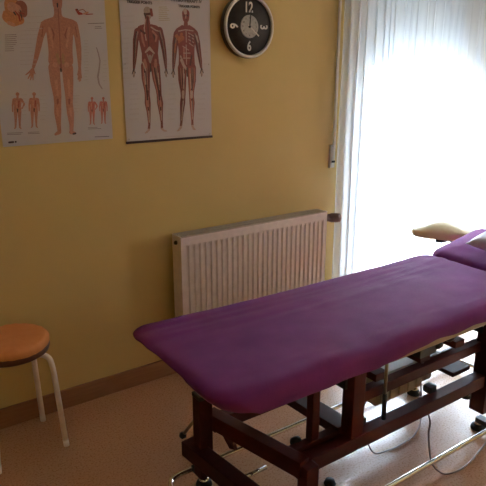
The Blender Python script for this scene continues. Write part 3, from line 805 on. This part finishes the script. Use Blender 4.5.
def text_mesh(s, size, x, z, y, m, parent, name, depth=.0004, rot=0, align='LEFT', sx=1.0, bold=0, part=True):
    cu = bpy.data.curves.new('t', 'FONT'); cu.body = s; cu.size = size; cu.align_x = align; cu.align_y = 'CENTER' if align == 'CENTER' else 'TOP_BASELINE'
    cu.extrude = depth; cu.offset = bold
    tmp = bpy.data.objects.new('t', cu); C.objects.link(tmp)
    dg = bpy.context.evaluated_depsgraph_get(); dg.update()
    me = bpy.data.meshes.new_from_object(tmp.evaluated_get(dg)); bpy.data.objects.remove(tmp)
    if align == 'CENTER':
        xs = [v.co.x for v in me.vertices]; ys = [v.co.y for v in me.vertices]
        me.transform(Matrix.Translation((-(min(xs)+max(xs))/2, -(min(ys)+max(ys))/2, 0)))
    me.transform(Matrix.Scale(sx, 4, (1, 0, 0)))
    me.transform(Matrix.Rotation(rot, 4, 'Z'))
    me.transform(Matrix.Translation((x, y, z)) @ Matrix.Rotation(PI/2, 4, 'X'))
    me.name = name; me.materials.clear(); me.materials.append(m)
    o = bpy.data.objects.new(name, me); C.objects.link(o); o.parent = parent
    off = Vector(parent.location); p = parent
    while p.parent: p = p.parent; off += Vector(p.location)
    me.transform(Matrix.Translation(-off)); return o
chart('anatomy_poster', 'anatomy chart of a bare human back with a head in profile and small figures', .593, 1.2424, .470, .68, .003, CHART_BACK, False)
t = chart('anatomy_poster', 'muscle chart with two red muscle figures above a dark bottom strip, beside the clock', 1.1285, 1.2245, .454, .66, -.001, CHART_MUSCLE, True)
for s, u, v, z, sx in (('TRIGGER POINTS', .034, .590, .0155, 1.0), ('PHYSIOTHERAPY IV', .247, .609, .0185, 1.0), ('TRIGGER POINTS', .285, .5865, .0145, 1.0)):
    text_mesh(s, z, 1.1285+u, 1.2245+v, WY-.0075, M['print_title'], t, 'chart_title', sx=sx, bold=.0006)

# ------------------------------------------------------------------ wall clock
cx, cz, R = 1.784, 1.739, .1475
t = thing('wall_clock', 'round wall clock with dark face, large white numerals and silver rim', 'clock', (cx, WY, cz))
bm = bmesh.new(); add_lathe(bm, [(R*.93, 0), (R*.985, .006), (R, .030), (R*.99, .038)], 72, center=(cx, WY, cz), axis='Y'); finish('case', bm, M['clock_side'], t)
bm = bmesh.new(); add_lathe(bm, [(R*.99, .036), (R*.995, .044), (R*.96, .050), (R*.91, .049), (R*.885, .043), (R*.885, .036), (R*.99, .036)], 72, center=(cx, WY, cz), axis='Y', cap=False); finish('rim', bm, M['clock_rim'], t)
bm = bmesh.new(); add_lathe(bm, [(R*.89, .034), (R*.89, .0395), (.0, .0395)], 72, center=(cx, WY, cz), axis='Y')
for k in range(60):
    if k % 5 == 0 and k % 15: pass
face = finish('face', bm, M['clock_face'], t)
yf = WY-.0400
for s, a, rot, sz in (('12', PI/2, 0, .066), ('3', 0, -PI/2, .062), ('6', -PI/2, 0, .062), ('6', PI, -PI/2, .062)):
    text_mesh(s, sz, cx+R*.60*math.cos(a), cz+R*.60*math.sin(a), yf, M['clock_white'], face, 'numeral', rot=rot, align='CENTER', sx=.80, bold=.0016)
bm = bmesh.new(); add_lathe(bm, [(R*.36, .0395), (R*.36, .0415), (R*.33, .042), (0, .042)], 48, center=(cx, WY, cz), axis='Y'); dial = finish('centre_dial', bm, M['clock_disc'], t)
for n in range(1, 13):
    a = PI/2-n*PI/6
    text_mesh(str(n), .011, cx+R*.27*math.cos(a), cz+R*.27*math.sin(a), WY-.0424, M['clock_black'], dial, 'small_numeral', align='CENTER')
def hand(name, ang, l, w, m, y, l0=0):
    bm = bmesh.new(); vs = add_box(bm, (-w/2, y-.001, l0), (w/2, y, l), .0003)
    bmesh.ops.rotate(bm, verts=bm.verts, cent=(0, 0, 0), matrix=Matrix.Rotation(ang, 3, 'Y')); bmesh.ops.translate(bm, verts=bm.verts, vec=(cx, 0, cz))
    finish(name, bm, m, t)
hand('hour_hand', math.radians(6), R*.52, .006, M['clock_black'], WY-.0435)
hand('minute_hand', math.radians(128), R*.47, .006, M['clock_white'], WY-.045, -.012)
bm = bmesh.new(); add_lathe(bm, [(.006, .042), (.006, .047), (0, .048)], 16, center=(cx, WY, cz), axis='Y'); finish('hand_pivot', bm, M['clock_black'], t)

# ------------------------------------------------------------------ radiator
rx0, rx1, rzt, rzb, ryf, ryb = 1.327, 2.262, .768, .16, 2.400, 2.485
t = thing('radiator', 'cream panel radiator with vertical ribs under the posters, behind the massage table', 'radiator', ((rx0+rx1)/2, ryf, 0))
def ribbed(yf, sgn):
    """pressed steel panel with vertical channels, height rzb..rzt"""
    bm = bmesh.new(); zi0, zi1 = rzb+.035, rzt-.040
    n = 28; pitch = (rx1-rx0-.03)/n; xs = []
    for k in range(n):
        a = rx0+.015+k*pitch
        for fr, d in ((0, 0), (.22, 0), (.34, .011), (.74, .011), (.86, 0)): xs.append((a+fr*pitch, d))
    xs = [(rx0, 0)]+xs+[(rx1-.015, 0), (rx1, 0)]
    zr = [(rzb, 0), (zi0, 0), (zi0+.018, 1), (zi1-.018, 1), (zi1, 0), (rzt, 0)]
    g = [[bm.verts.new((x, yf+sgn*d*e, z)) for z, e in zr] for x, d in xs]
    for a, b in zip(g, g[1:]):
        for j in range(len(zr)-1): bm.faces.new((a[j], b[j], b[j+1], a[j+1]))
    return bm
bm = ribbed(ryf, 1); add_box(bm, (rx0, ryf+.012, rzb), (rx1, ryf+.016, rzt)); finish('front_panel', bm, M['radiator'], t)
bm = bmesh.new(); add_box(bm, (rx0, ryb-.014, rzb), (rx1, ryb, rzt), .004); finish('rear_panel', bm, M['radiator'], t)
for x0_, x1_, nm in ((rx0-.004, rx0, 'side_panel'), (rx1, rx1+.004, 'side_panel')):
    bm = bmesh.new(); add_box(bm, (x0_, ryf-.002, rzb), (x1_, ryb, rzt+.004), .0015); finish(nm, bm, M['radiator'], t)
bm = bmesh.new()
add_box(bm, (rx0, ryf-.002, rzt), (rx1, ryf+.010, rzt+.004)); add_box(bm, (rx0, ryb-.012, rzt), (rx1, ryb, rzt+.004)); add_box(bm, (rx0, (ryf+ryb)/2-.004, rzt), (rx1, (ryf+ryb)/2+.004, rzt+.004))
n = 74
for k in range(n):
    x = rx0+(k+.5)*(rx1-rx0)/n; add_box(bm, (x-.003, ryf+.010, rzt-.001), (x+.003, ryb-.012, rzt+.003))
finish('top_grille', bm, M['radiator_grille'], t)
for x in (rx0+.15, rx1-.15):
    bm = bmesh.new(); add_box(bm, (x-.02, ryb, rzb+.08), (x+.02, WY-.0015, rzt-.10), .002); finish('wall_bracket', bm, M['radiator'], t)
bm = bmesh.new(); add_lathe(bm, [(.010, 0), (.011, .004), (.008, .012), (0, .013)], 16, center=(rx0-.004, ryf+.040, rzt-.030), axis='X')
for v in bm.verts: v.co.x = 2*(rx0-.004)-v.co.x
finish('bleed_plug', bm, M['black'], t)
vy = ryf+.03
bm = bmesh.new(); add_tube(bm, [(rx1, vy, rzt-.043), (rx1+.026, vy, rzt-.043)], .011, 14); add_tube(bm, [(rx1+.022, vy, rzt-.043), (rx1+.022, vy+.03, rzt-.043), (rx1+.022, vy+.05, rzt-.10), (rx1+.022, vy+.05, .0)], .0085, 12)
valve = finish('thermostat_valve', bm, M['valve_body'], t)
bm = bmesh.new(); add_lathe(bm, [(.013, .0), (.020, .008), (.024, .024), (.025, .055), (.026, .066), (.024, .082), (.015, .088), (0, .088)], 20, center=(rx1+.024, vy, rzt-.043), axis='X')
for k in range(20):
    a = 2*PI*k/20; add_box(bm, (rx1+.052, vy+.0245*math.cos(a)-.0018, rzt-.043+.0245*math.sin(a)-.0018), (rx1+.092, vy+.0245*math.cos(a)+.0018, rzt-.043+.0245*math.sin(a)+.0018))
bmesh.ops.rotate(bm, verts=bm.verts, cent=(rx1+.024, vy, rzt-.043), matrix=Matrix.Rotation(math.radians(-32), 3, 'Z'))
finish('thermostat_head', bm, M['valve'], valve)

# shutter strap winder on the wall
t = thing('blind_strap', 'small white strap winder for the roller shutter on the wall beside the curtain', 'shutter strap', (2.391, WY, 1.0))
bm = bmesh.new(); add_box(bm, (2.378, WY-.014, .992), (2.414, WY, 1.122), .003); pl = finish('winder_plate', bm, M['plate'], t)
bm = bmesh.new(); add_box(bm, (2.384, WY-.016, 1.028), (2.409, WY-.0135, 1.112), .001); finish('slot', bm, M['strap'], pl)
bm = bmesh.new(); add_box(bm, (2.394, WY-.020, 1.030), (2.409, WY-.017, 1.108), .001); add_box(bm, (2.394, WY-.021, 1.1), (2.410, WY-.012, 2.3), .001); finish('strap', bm, M['strap'], t)
bm = bmesh.new(); add_box(bm, (2.389, WY-.026, 1.022), (2.407, WY-.013, 1.034), .002); finish('strap_clip', bm, M['black'], t)

# ------------------------------------------------------------------ stool
sx, sy, sz = .494, 2.338, .508
t = thing('stool', 'round stool with orange cushion cover and white tubular legs against the yellow wall', 'stool', (sx, sy, 0))
bm = bmesh.new(); add_lathe(bm, [(0, sz-.068), (.136, sz-.068), (.1455, sz-.062), (.1475, sz-.046), (.1465, sz-.034), (.1455, sz-.028), (.142, sz-.016), (0, sz-.014)], 56, center=(sx, sy, 0)); finish('seat_board', bm, M['stool_wood'], t)
bm = bmesh.new(); n = 96; prof = [(.0, .0), (.04, .0), (.08, -.0005), (.115, -.002), (.132, -.004), (.141, -.007), (.1475, -.0125), (.1500, -.018), (.1500, -.026), (.1485, -.034)]
rings = []
for (r, dz) in prof:
    rg = []
    for k in range(n):
        a = 2*PI*k/n; e = r/.15
        wr = .0025*noise.noise(Vector((math.cos(a)*6, math.sin(a)*6, e*5)))*e
        if e > .93: wr += .003*math.sin(a*23+3*noise.noise(Vector((math.cos(a)*2, math.sin(a)*2, 0))))*(e-.9)*8*.5
        lift = .006*math.sin(a*2+1.2)*max(0, (-dz-.018)/.016)
        lip = .004 if abs(r-.141) < .002 else 0
        rg.append(bm.verts.new((sx+(r+wr*.6)*math.cos(a), sy+(r+wr*.6)*math.sin(a), sz+dz+wr+lift*.8+lip*.3)) if r > 0 else None)
    if r == 0: rg = [bm.verts.new((sx, sy, sz))]
    rings.append(rg)
for a, b in zip(rings, rings[1:]):
    for k in range(n):
        if len(a) == 1: bm.faces.new((a[0], b[k], b[(k+1) % n]))
        else: bm.faces.new((a[k], a[(k+1) % n], b[(k+1) % n], b[k]))
finish('cushion_cover', bm, M['orange'], t, smooth=True)
bm = bmesh.new(); add_lathe(bm, [(.146, sz-.052), (.1495, sz-.048), (.146, sz-.044)], 56, center=(sx, sy, 0), cap=False); finish('seat_piping', bm, M['stool_wood'], t)
for ang in (-36, 47, 135, 225):
    a = math.radians(ang); d = Vector((math.cos(a), math.sin(a), 0)); c0 = Vector((sx, sy, 0))
    fr = .187 if ang != 47 else .187
    pts = [c0+d*.05+V(0, 0, sz-.079), c0+d*.10+V(0, 0, sz-.079), c0+d*.130+V(0, 0, sz-.083), c0+d*.150+V(0, 0, sz-.098), c0+d*.158+V(0, 0, sz-.126), c0+d*.163+V(0, 0, sz-.165), c0+d*(fr-.002)+V(0, 0, .022)]
    bm = bmesh.new(); add_tube(bm, smooth_curve(pts[:-1], 6)+[pts[-1]], .0115, 14)
    leg = finish('leg', bm, M['stool_leg'], t)
    bm = bmesh.new(); add_tube(bm, [c0+d*(fr-.003)+V(0, 0, .03), c0+d*fr+V(0, 0, 0)], .0121, 14); finish('foot_cap', bm, M['stool_leg'], leg)

# ------------------------------------------------------------------ massage table
TX0, TX1, TY0, TY1 = .760, 2.430, 1.214, 1.835
ZT, ZH = .654, .577
tb = thing('massage_table', 'large massage table under purple covers on a dark red steel frame', 'massage table', ((TX0+TX1)/2, (TY0+TY1)/2, 0))
def contour(x0, x1, y0, y1, r, ns=60, nw=26, nc=14):
    r = max(r, .00005); o = []
    def seg(a, b, n):
        for k in range(n): o.append((a[0]+(b[0]-a[0])*k/n, a[1]+(b[1]-a[1])*k/n))
    def arc(c, a0, n):
        for k in range(n):
            a = a0+PI/2*k/n; o.append((c[0]+r*math.cos(a), c[1]+r*math.sin(a)))
    seg((x0+r, y0), (x1-r, y0), ns); arc((x1-r, y0+r), -PI/2, nc); seg((x1, y0+r), (x1, y1-r), nw); arc((x1-r, y1-r), 0, nc)
    seg((x1-r, y1), (x0+r, y1), ns); arc((x0+r, y1-r), PI/2, nc); seg((x0, y1-r), (x0, y0+r), nw); arc((x0+r, y0+r), PI, nc)
    return o
def slab_mesh(x0, x1, y0, y1, prof, corner, fn=None, close=False):
    """prof : list of (inset, z) from the middle outwards and down"""
    bm = bmesh.new(); rings = []
    for (d, z) in prof:
        pts = contour(x0+d, x1-d, y0+d, y1-d, corner-d if d < corner else .00005)
        rings.append([bm.verts.new(fn(x, y, z, d) if fn else (x, y, z)) for x, y in pts])
    n = len(rings[0])
    for a, b in zip(rings, rings[1:]):
        for k in range(n): bm.faces.new((a[k], b[k], b[(k+1) % n], a[(k+1) % n]))
    bmesh.ops.remove_doubles(bm, verts=bm.verts, dist=.0004)
    if close:
        es = [e for e in bm.edges if e.is_boundary]
        if es: bmesh.ops.holes_fill(bm, edges=es)
    return bm
# vinyl cushion under the cover
H2 = (TY1-TY0)/2
bm = slab_mesh(TX0+.060, TX1-.01, TY0+.012, TY1-.012, [(H2-.0125, ZT-.006), (.05, ZT-.006), (.02, ZT-.010), (.006, ZT-.02), (0, ZT-.035), (0, ZH-.004), (.004, ZH-.012), (.012, ZH-.015), (H2-.0125, ZH-.015)], .085, lambda x, y, z, d: (x, y, z+.013*max(0, min(1, (1.45-x)/.6))+(.026*max(0, min(1, (1.5-x)/.3)) if z < ZH+.01 else 0)))
finish('cushion', bm, M['vinyl_dark'], tb, smooth=True)
def cover_fn(x, y, z, d):
    p = Vector((x*3, y*3, 0))
    top = max(0, min(1, (z-ZH)/(ZT-ZH)))
    w = .0035*noise.noise(p)+.0018*noise.noise(p*3.1)
    # long creases near the far edge and gathers near the near hem
    cre = .006*noise.noise(Vector((x*2.0, y*26, 3)))*math.exp(-((y-1.70)/.10)**2)
    cre += .006*noise.noise(Vector((x*5+y*9, y*24-x*3, 7)))*math.exp(-((y-TY0-.02)/.075)**2)*(1 if x > 1.1 else .4)
    zz = z+w+cre
    side = 1-top
    if d < .012 and side > .15:
        hem = .014*noise.noise(Vector((x*3.2, y*3.2, 11)))+.007*noise.noise(Vector((x*9, y*9, 4)))
        zz += side*hem
        if x < TX0+.16: zz += side*(.024-.008*math.sin((y-TY0)*11+.4)+.020*math.exp(-((y-TY0-.34)/.15)**2))*min(1, (TX0+.16-x)/.08)     # wavy hem at the foot end
        zz += .010*side*max(0, min(1, (x-1.4)/.4))
        ou = .005*noise.noise(Vector((x*12, y*12, z*6)))
        cxm, cym = (TX0+TX1)/2, (TY0+TY1)/2
        y += ou*(1 if y > cym else -1)*side; x += ou*(1 if x > cxm else -1)*side*(1 if abs(x-cxm) > .75 else 0)
    if x < TX0+.16: x += .056*side**1.3*min(1, (TX0+.16-x)/.10)     # the hem tucks under at the foot end
    zz += .013*max(0, min(1, (1.45-x)/.6))*(1-.9*side*(y < TY0+.2))
    return (x, y, zz)
prof = [(H2, ZT)]+[(H2-(H2-.06)*k/34, ZT) for k in range(1, 35)]+[(.045, ZT-.0006), (.032, ZT-.002), (.021, ZT-.0055), (.012, ZT-.011), (.005, ZT-.019), (.001, ZT-.030), (0, ZT-.042), (-.001, ZT-.052), (.0, ZT-.061), (.001, ZH+.003), (.003, ZH), (.008, ZH-.003)]
bm = slab_mesh(TX0, TX1, TY0, TY1, prof, .085, cover_fn)
o = finish('fitted_cover', bm, M['purple'], tb, smooth=True)

# head section : own cushion and cover, hinged up
HX0, HX1 = TX1+.012, TX1+.012+.44
hinge = Vector((HX0, (TY0+TY1)/2, ZH+.01)); RH = Matrix.Rotation(math.radians(-HEAD_TILT), 3, 'Y')
bm = slab_mesh(HX0+.008, HX1-.008, TY0+.012, TY1-.012, [(.205, ZT-.008), (.05, ZT-.008), (.006, ZT-.02), (0, ZT-.035), (0, ZH-.004), (.008, ZH-.014), (.205, ZH-.014)], .05, close=True)
bmesh.ops.rotate(bm, verts=bm.verts, cent=hinge, matrix=RH)
finish('head_cushion', bm, M['vinyl_dark'], tb, smooth=True)
def head_fn(x, y, z, d):
    w = .004*noise.noise(Vector((x*5, y*5, 2)))+.0025*noise.noise(Vector((x*14, y*14, 1)))
    return (x, y, z+w+.018*max(0, min(1, d/.12)))
prof = [(.22, ZT)]+[(.22-.16*k/16, ZT) for k in range(1, 17)]+[(.045, ZT-.001), (.030, ZT-.003), (.018, ZT-.008), (.009, ZT-.015), (.003, ZT-.025), (0, ZT-.036), (0, ZT-.055), (.001, ZH+.002), (.005, ZH-.004), (.015, ZH-.008)]
bm = slab_mesh(HX0, HX1, TY0, TY1, prof, .07, head_fn, close=False)
bmesh.ops.rotate(bm, verts=bm.verts, cent=hinge, matrix=RH)
finish('head_cover', bm, M['purple'], tb, smooth=True)

# padded arm rest beside the head section
def pad(cxp, cyp, zb, lx, ly, yaw):
    bm = bmesh.new(); N = 48; rings = []
    prof = [(0, 1.0), (.3, .985), (.55, .92), (.75, .81), (.88, .70), (.96, .58), (1.0, .44), (1.0, .2), (1.0, -.1), (.97, -.22), (.9, -.25), (0, -.25)]
    for (r, hgt) in prof:
        rg = []
        for k in range(N):
            a = 2*PI*k/N; ca, sa = math.cos(a), math.sin(a)
            ex = abs(ca)**.6*math.copysign(1, ca); ey = abs(sa)**.6*math.copysign(1, sa)
            x = ex*r*lx/2; y = ey*r*ly/2
            dome = .032+.020*math.exp(-((x-.05)/.12)**2)
            z = zb+(hgt*.030+.032*math.exp(-((x-.04)/.13)**2)*max(0, 1-r*r) if hgt > .0 else hgt*.10)
            c, s = math.cos(yaw), math.sin(yaw)
            rg.append(bm.verts.new((cxp+c*x-s*y, cyp+s*x+c*y, z)))
        rings.append(rg)
    for a, b in zip(rings, rings[1:]):
        for k in range(N): bm.faces.new((a[k], a[(k+1) % N], b[(k+1) % N], b[k]))
    bmesh.ops.remove_doubles(bm, verts=bm.verts, dist=.0003)
    return bm
o = finish('arm_rest', pad(AX, AY, AZ, AL, AW, 2.2), M['vinyl'], tb, smooth=True); o['label'] = 'uncovered cream vinyl arm rest pad'
bm = bmesh.new()
add_bar(bm, (AX-.01, AY+.03, AZ-.018), (AX+.03, TY1-.06, AZ-.055), .03, .02); add_bar(bm, (AX+.05, AY+.02, AZ-.018), (AX+.09, TY1-.06, AZ-.055), .03, .02)
add_tube(bm, [(AX-.02, AY-.05, AZ-.035), (AX-.06, AY-.045, AZ-.036), (AX-.09, AY-.03, AZ-.03)], .008, 10)
finish('arm_rest_bracket', bm, M['black'], o)

# ---- steel frame
def bars(name, lst, m='frame', parent=tb):
    bm = bmesh.new()
    for p, q, w, h in lst: add_bar(bm, p, q, w, h)
    return finish(name, bm, M[m], parent)
RY, FY = 1.295, 1.655        # near and far rails
RX1 = 2.42
bars('lower_side_rail', [((1.115, RY-.002, .258), (RX1+.06, RY-.002, .258), .05, .055)])
bars('lower_side_rail', [((1.03, FY+.02, .258), (RX1+.06, FY+.02, .258), .05, .055)])
bars('lift_arm', [((1.125, RY+.047, .278), (1.44, RY+.047, .278), .036, .04)])
bars('cross_bar', [((1.035, 1.695, .278), (1.135, 1.262, .272), .05, .062)])
bars('base_cross_bar', [((.962, 1.738, .155), (1.012, 1.235, .155), .06, .062)])
bars('upper_side_rail', [((1.40, RY+.03, .407), (RX1+.1, RY+.03, .407), .04, .042)])
bars('upper_side_rail', [((1.10, FY, .447), (RX1+.1, FY, .447), .04, .05)])
for x, y, z0, z1, w in ((0.994, 1.676, .05, .385, .055), (1.148, 1.255, .05, .285, .052), (1.392, RY+.005, .28, .57, .058), (1.243, 1.345, .26, .57, .034), (1.375, FY, .28, .57, .05), (2.195, RY-.002, .10, .575, .075), (2.195, FY, .10, .575, .06)):
    p = bars('upright', [((x, y, z0), (x, y, z1), w, w*.95)])
bm = bmesh.new(); add_box(bm, (.966, 1.648, .385), (1.024, 1.706, .402), .004); add_box(bm, (1.0, 1.664, .385), (1.042, 1.694, .41), .004); finish('upright_cap', bm, M['black'], tb)
bars('swing_cross_bar', [((1.372, FY, .288), (1.385, RY+.03, .292), .080, .036)])
for x in (1.55, 1.80, 2.02, 2.30):
    bars('underframe_cross_bar', [((x, FY+.02, .455), (x, RY+.02, .455), .06, .03)])
bars('base_cross_plate', [((2.10, FY, .29), (2.10, RY+.05, .29), .12, .02)])
# foot end cushion bracket
bm = bmesh.new(); add_box(bm, (1.02, 1.42, .515), (1.20, 1.60, .560), .006); add_box(bm, (1.04, 1.47, .49), (1.12, 1.56, .52), .004); br = finish('cushion_bracket', bm, M['black'], tb)
bm = bmesh.new(); add_lathe(bm, [(.006, 0), (.008, .01), (0, .012)], 14, center=(1.03, 1.432, .512)); finish('bolt', bm, M['chrome'], br)
for x in (1.4, 1.8, 2.2):
    for y in (TY0+.13, TY1-.13):
        bm = bmesh.new(); add_box(bm, (x-.05, y-.04, .47), (x+.05, y+.04, ZH-.014), .004); finish('cushion_support', bm, M['black'], tb)
# gusset under the far corner of the cross bar, small rod between the cross bars, release lever
bm = bmesh.new(); vs = [bm.verts.new(p) for p in ((1.048, 1.66, .25), (1.058, 1.58, .25), (1.07, 1.575, .185), (1.062, 1.60, .18))]; f = bm.faces.new(vs); r = bmesh.ops.extrude_face_region(bm, geom=[f]); bmesh.ops.translate(bm, verts=[v for v in r['geom'] if isinstance(v, bmesh.types.BMVert)], vec=(.012, 0, 0)); finish('gusset', bm, M['frame'], tb)
bm = bmesh.new(); add_tube(bm, [(1.00, 1.46, .155), (1.13, 1.462, .155)], .0085, 12); finish('tie_rod', bm, M['chrome'], tb)
bm = bmesh.new(); add_tube(bm, [(.985, 1.69, .305), (.945, 1.735, .215)], .007, 10); lv = finish('release_lever', bm, M['brass'], tb)
bm = bmesh.new(); add_lathe(bm, [(.004, -.014), (.013, -.008), (.013, .008), (.004, .014)], 14, center=(.942, 1.738, .208), axis='X'); finish('lever_knob', bm, M['black'], lv)
# chrome foot rail round the base
zf = .045
loop = [(2.60, 1.48, zf), (2.60, 1.30, zf), (2.55, 1.235, zf), (2.46, 1.222, zf), (2.0, 1.222, zf), (1.4, 1.222, zf), (1.02, 1.222, zf), (.91, 1.235, zf), (.862, 1.285, zf), (.855, 1.40, zf), (.855, 1.62, zf), (.864, 1.70, zf), (.905, 1.731, zf), (1.02, 1.733, zf), (1.4, 1.733, zf), (2.0, 1.733, zf), (2.46, 1.733, zf), (2.55, 1.72, zf), (2.60, 1.66, zf), (2.60, 1.48, zf)]
bm = bmesh.new(); add_tube(bm, smooth_curve(loop, 8), .0105, 14); finish('foot_rail', bm, M['chrome'], tb)
for x, y in ((0.994, 1.676), (2.195, FY), (1.148, 1.255), (2.195, RY)):
    bm = bmesh.new(); yy = 1.733 if y > 1.45 else 1.222
    add_box(bm, (x-.02, min(y, yy)-.004, .036), (x+.02, max(y, yy)+.006, .060), .003)
    finish('foot_rail_clamp', bm, M['black'], tb)
for x, y in ((0.994, 1.676), (2.195, FY), (1.148, 1.255), (2.195, RY)):
    bm = bmesh.new(); add_lathe(bm, [(.030, 0), (.032, .006), (.028, .018), (.014, .024), (.012, .055), (0, .055)], 24, center=(x, y, 0)); cf = finish('levelling_foot', bm, M['rubber'], tb)
    bm = bmesh.new(); add_lathe(bm, [(.018, .022), (.020, .03), (.013, .036)], 20, center=(x, y, .0)); finish('chrome_collar', bm, M['chrome'], cf)
bm = bmesh.new(); add_lathe(bm, [(.022, 0), (.024, .006), (.018, .02), (0, .024)], 20, center=(1.395, 1.40, 0)); finish('floor_stop', bm, M['rubber'], tb)
# motor unit slung between the rails
bm = bmesh.new(); add_box(bm, (1.69, 1.455, .205), (1.98, 1.565, .335), .014)
for k in range(5): add_box(bm, (1.715+k*.056, 1.448, .217), (1.743+k*.056, 1.465, .325), .004)
mo = finish('drive_motor', bm, M['motor'], tb)
bm = bmesh.new(); add_lathe(bm, [(.040, 0), (.040, .03), (.026, .045), (.020, .09), (.020, .30), (0, .30)], 20, center=(1.98, 1.51, .275), axis='X'); finish('piston', bm, M['frame'], mo)
bm = bmesh.new(); add_lathe(bm, [(.030, 0), (.030, .05), (.02, .06)], 18, center=(1.98, 1.475, .25), axis='X'); finish('motor_plug', bm, M['motor'], mo)
# gas spring rod, black knobs
bm = bmesh.new(); add_tube(bm, [(1.548, RY-.005, .29), (1.545, RY-.005, .40)], .009, 12); gs = finish('gas_spring', bm, M['black'], tb)
bm = bmesh.new(); add_tube(bm, [(1.545, RY-.005, .39), (1.542, RY-.005, .575)], .0065, 12); finish('spring_rod', bm, M['brass'], gs)
for p, ax in (((1.505, RY+.04, .515), 'X'), ((1.19, 1.37, .29), 'X'), ((1.965, 1.33, .495), 'X'), ((1.86, 1.31, .50), 'X')):
    bm = bmesh.new(); add_lathe(bm, [(.008, -.02), (.017, -.014), (.019, 0), (.017, .014), (.008, .02)], 18, center=p, axis=ax); finish('clamp_knob', bm, M['black'], tb)
bm = bmesh.new(); add_lathe(bm, [(.012, 0), (.022, .006), (.022, .022), (.016, .03), (0, .032)], 20, center=(2.055, RY-.01, .205)); finish('pedal_stop', bm, M['rubber'], tb)
# pivot blocks on the lift arm
for x in (1.455, 1.86):
    bm = bmesh.new(); add_box(bm, (x-.022, RY+.012, .284), (x+.022, RY+.05, .315), .010); finish('pivot_block', bm, M['black'], tb)
# cables
bm = bmesh.new(); add_tube(bm, smooth_curve([(1.72, 1.36, .53), (1.76, 1.335, .525), (1.79, 1.32, .49), (1.80, 1.325, .44), (1.795, 1.35, .38), (1.78, 1.39, .35)], 8), .0045, 8); finish('motor_cable', bm, M['valve'], tb)
bm = bmesh.new(); add_tube(bm, smooth_curve([(1.80, 1.33, .30), (1.79, 1.262, .215), (1.782, 1.255, .15), (1.775, 1.225, .05), (1.795, 1.19, .008), (1.835, 1.165, .006), (1.92, 1.16, .006), (2.06, 1.19, .006), (2.3, 1.25, .006)], 10), .0038, 8); finish('power_cord', bm, M['valve'], tb)
bm = bmesh.new(); add_tube(bm, smooth_curve([(1.70, 1.47, .26), (1.63, 1.46, .24), (1.618, 1.45, .16), (1.65, 1.42, .03), (1.74, 1.41, .006), (1.82, 1.405, .006), (1.92, 1.42, .006), (2.02, 1.47, .03), (2.03, 1.50, .22)], 10), .0034, 8); finish('control_cord', bm, M['valve'], tb)

# ------------------------------------------------------------------ pillow on the head section
def pillow(cxp, cyp, zc, lx, ly, h, yaw, pitch):
    bm = bmesh.new(); n = 30; g = {}
    for s in (1, -1):
        for i in range(n+1):
            for j in range(n+1):
                u, v = i/n*2-1, j/n*2-1
                e = max(0, (1-u**4))*max(0, (1-v**4))
                pinch = 1-.10*(1-abs(u))*abs(v)**3; pin2 = 1-.10*(1-abs(v))*abs(u)**3
                z = s*h/2*e**.55+.006*noise.noise(Vector((u*3, v*3, s)))*e
                if s == -1 and (i in (0, n) or j in (0, n)): g[s, i, j] = g[1, i, j]; continue
                g[s, i, j] = bm.verts.new((u*lx/2*pin2, v*ly/2*pinch, z))
        for i in range(n):
            for j in range(n):
                q = (g[s, i, j], g[s, i+1, j], g[s, i+1, j+1], g[s, i, j+1]); bm.faces.new(q if s == 1 else q[::-1])
    mt = Matrix.Translation((cxp, cyp, zc)) @ Matrix.Rotation(yaw, 4, 'Z') @ Matrix.Rotation(pitch, 4, 'Y')
    bmesh.ops.transform(bm, matrix=mt, verts=bm.verts)
    return bm
o = finish('pillow', pillow(*PIL), M['lilac'], smooth=True)
tag(o, 'lilac grey satin pillow lying on the raised purple head section', 'pillow'); recenter(o, PIL[:3])

# ------------------------------------------------------------------ daylight
w = bpy.data.worlds.new('overcast_sky'); bpy.context.scene.world = w; w.use_nodes = True
nt = w.node_tree; bg = nt.nodes['Background']
tc = nt.nodes.new('ShaderNodeTexCoord'); sp = nt.nodes.new('ShaderNodeSeparateXYZ'); nt.links.new(tc.outputs['Generated'], sp.inputs[0])
rp = nt.nodes.new('ShaderNodeValToRGB'); e = rp.color_ramp.elements
e[0].position = 0; e[0].color = (.80, .90, 1, 1); e[1].position = .7; e[1].color = (.70, .83, 1, 1)
nt.links.new(sp.outputs['Z'], rp.inputs['Fac']); nt.links.new(rp.outputs['Color'], bg.inputs['Color'])
bg.inputs['Strength'].default_value = SKY

# ------------------------------------------------------------------ camera
cam = bpy.data.cameras.new('camera'); co = bpy.data.objects.new('camera', cam); C.objects.link(co)
cam.sensor_width = 36; cam.sensor_height = 36; cam.lens = 36*595/486; cam.clip_start = .02
co.location = (0, 0, 1.55); co.rotation_euler = (math.radians(90-16.45), 0, math.radians(-35.1))
sc = bpy.context.scene; sc.camera = co
sc.view_settings.view_transform = 'Standard'; sc.view_settings.look = 'None'; sc.view_settings.gamma = 1; sc.view_settings.use_curve_mapping = False
sc.view_settings.exposure = EXPO
sc.cycles.max_bounces = 10; sc.cycles.diffuse_bounces = 7; sc.cycles.transparent_max_bounces = 16
sc.cycles.caustics_reflective = False; sc.cycles.sample_clamp_indirect = 8
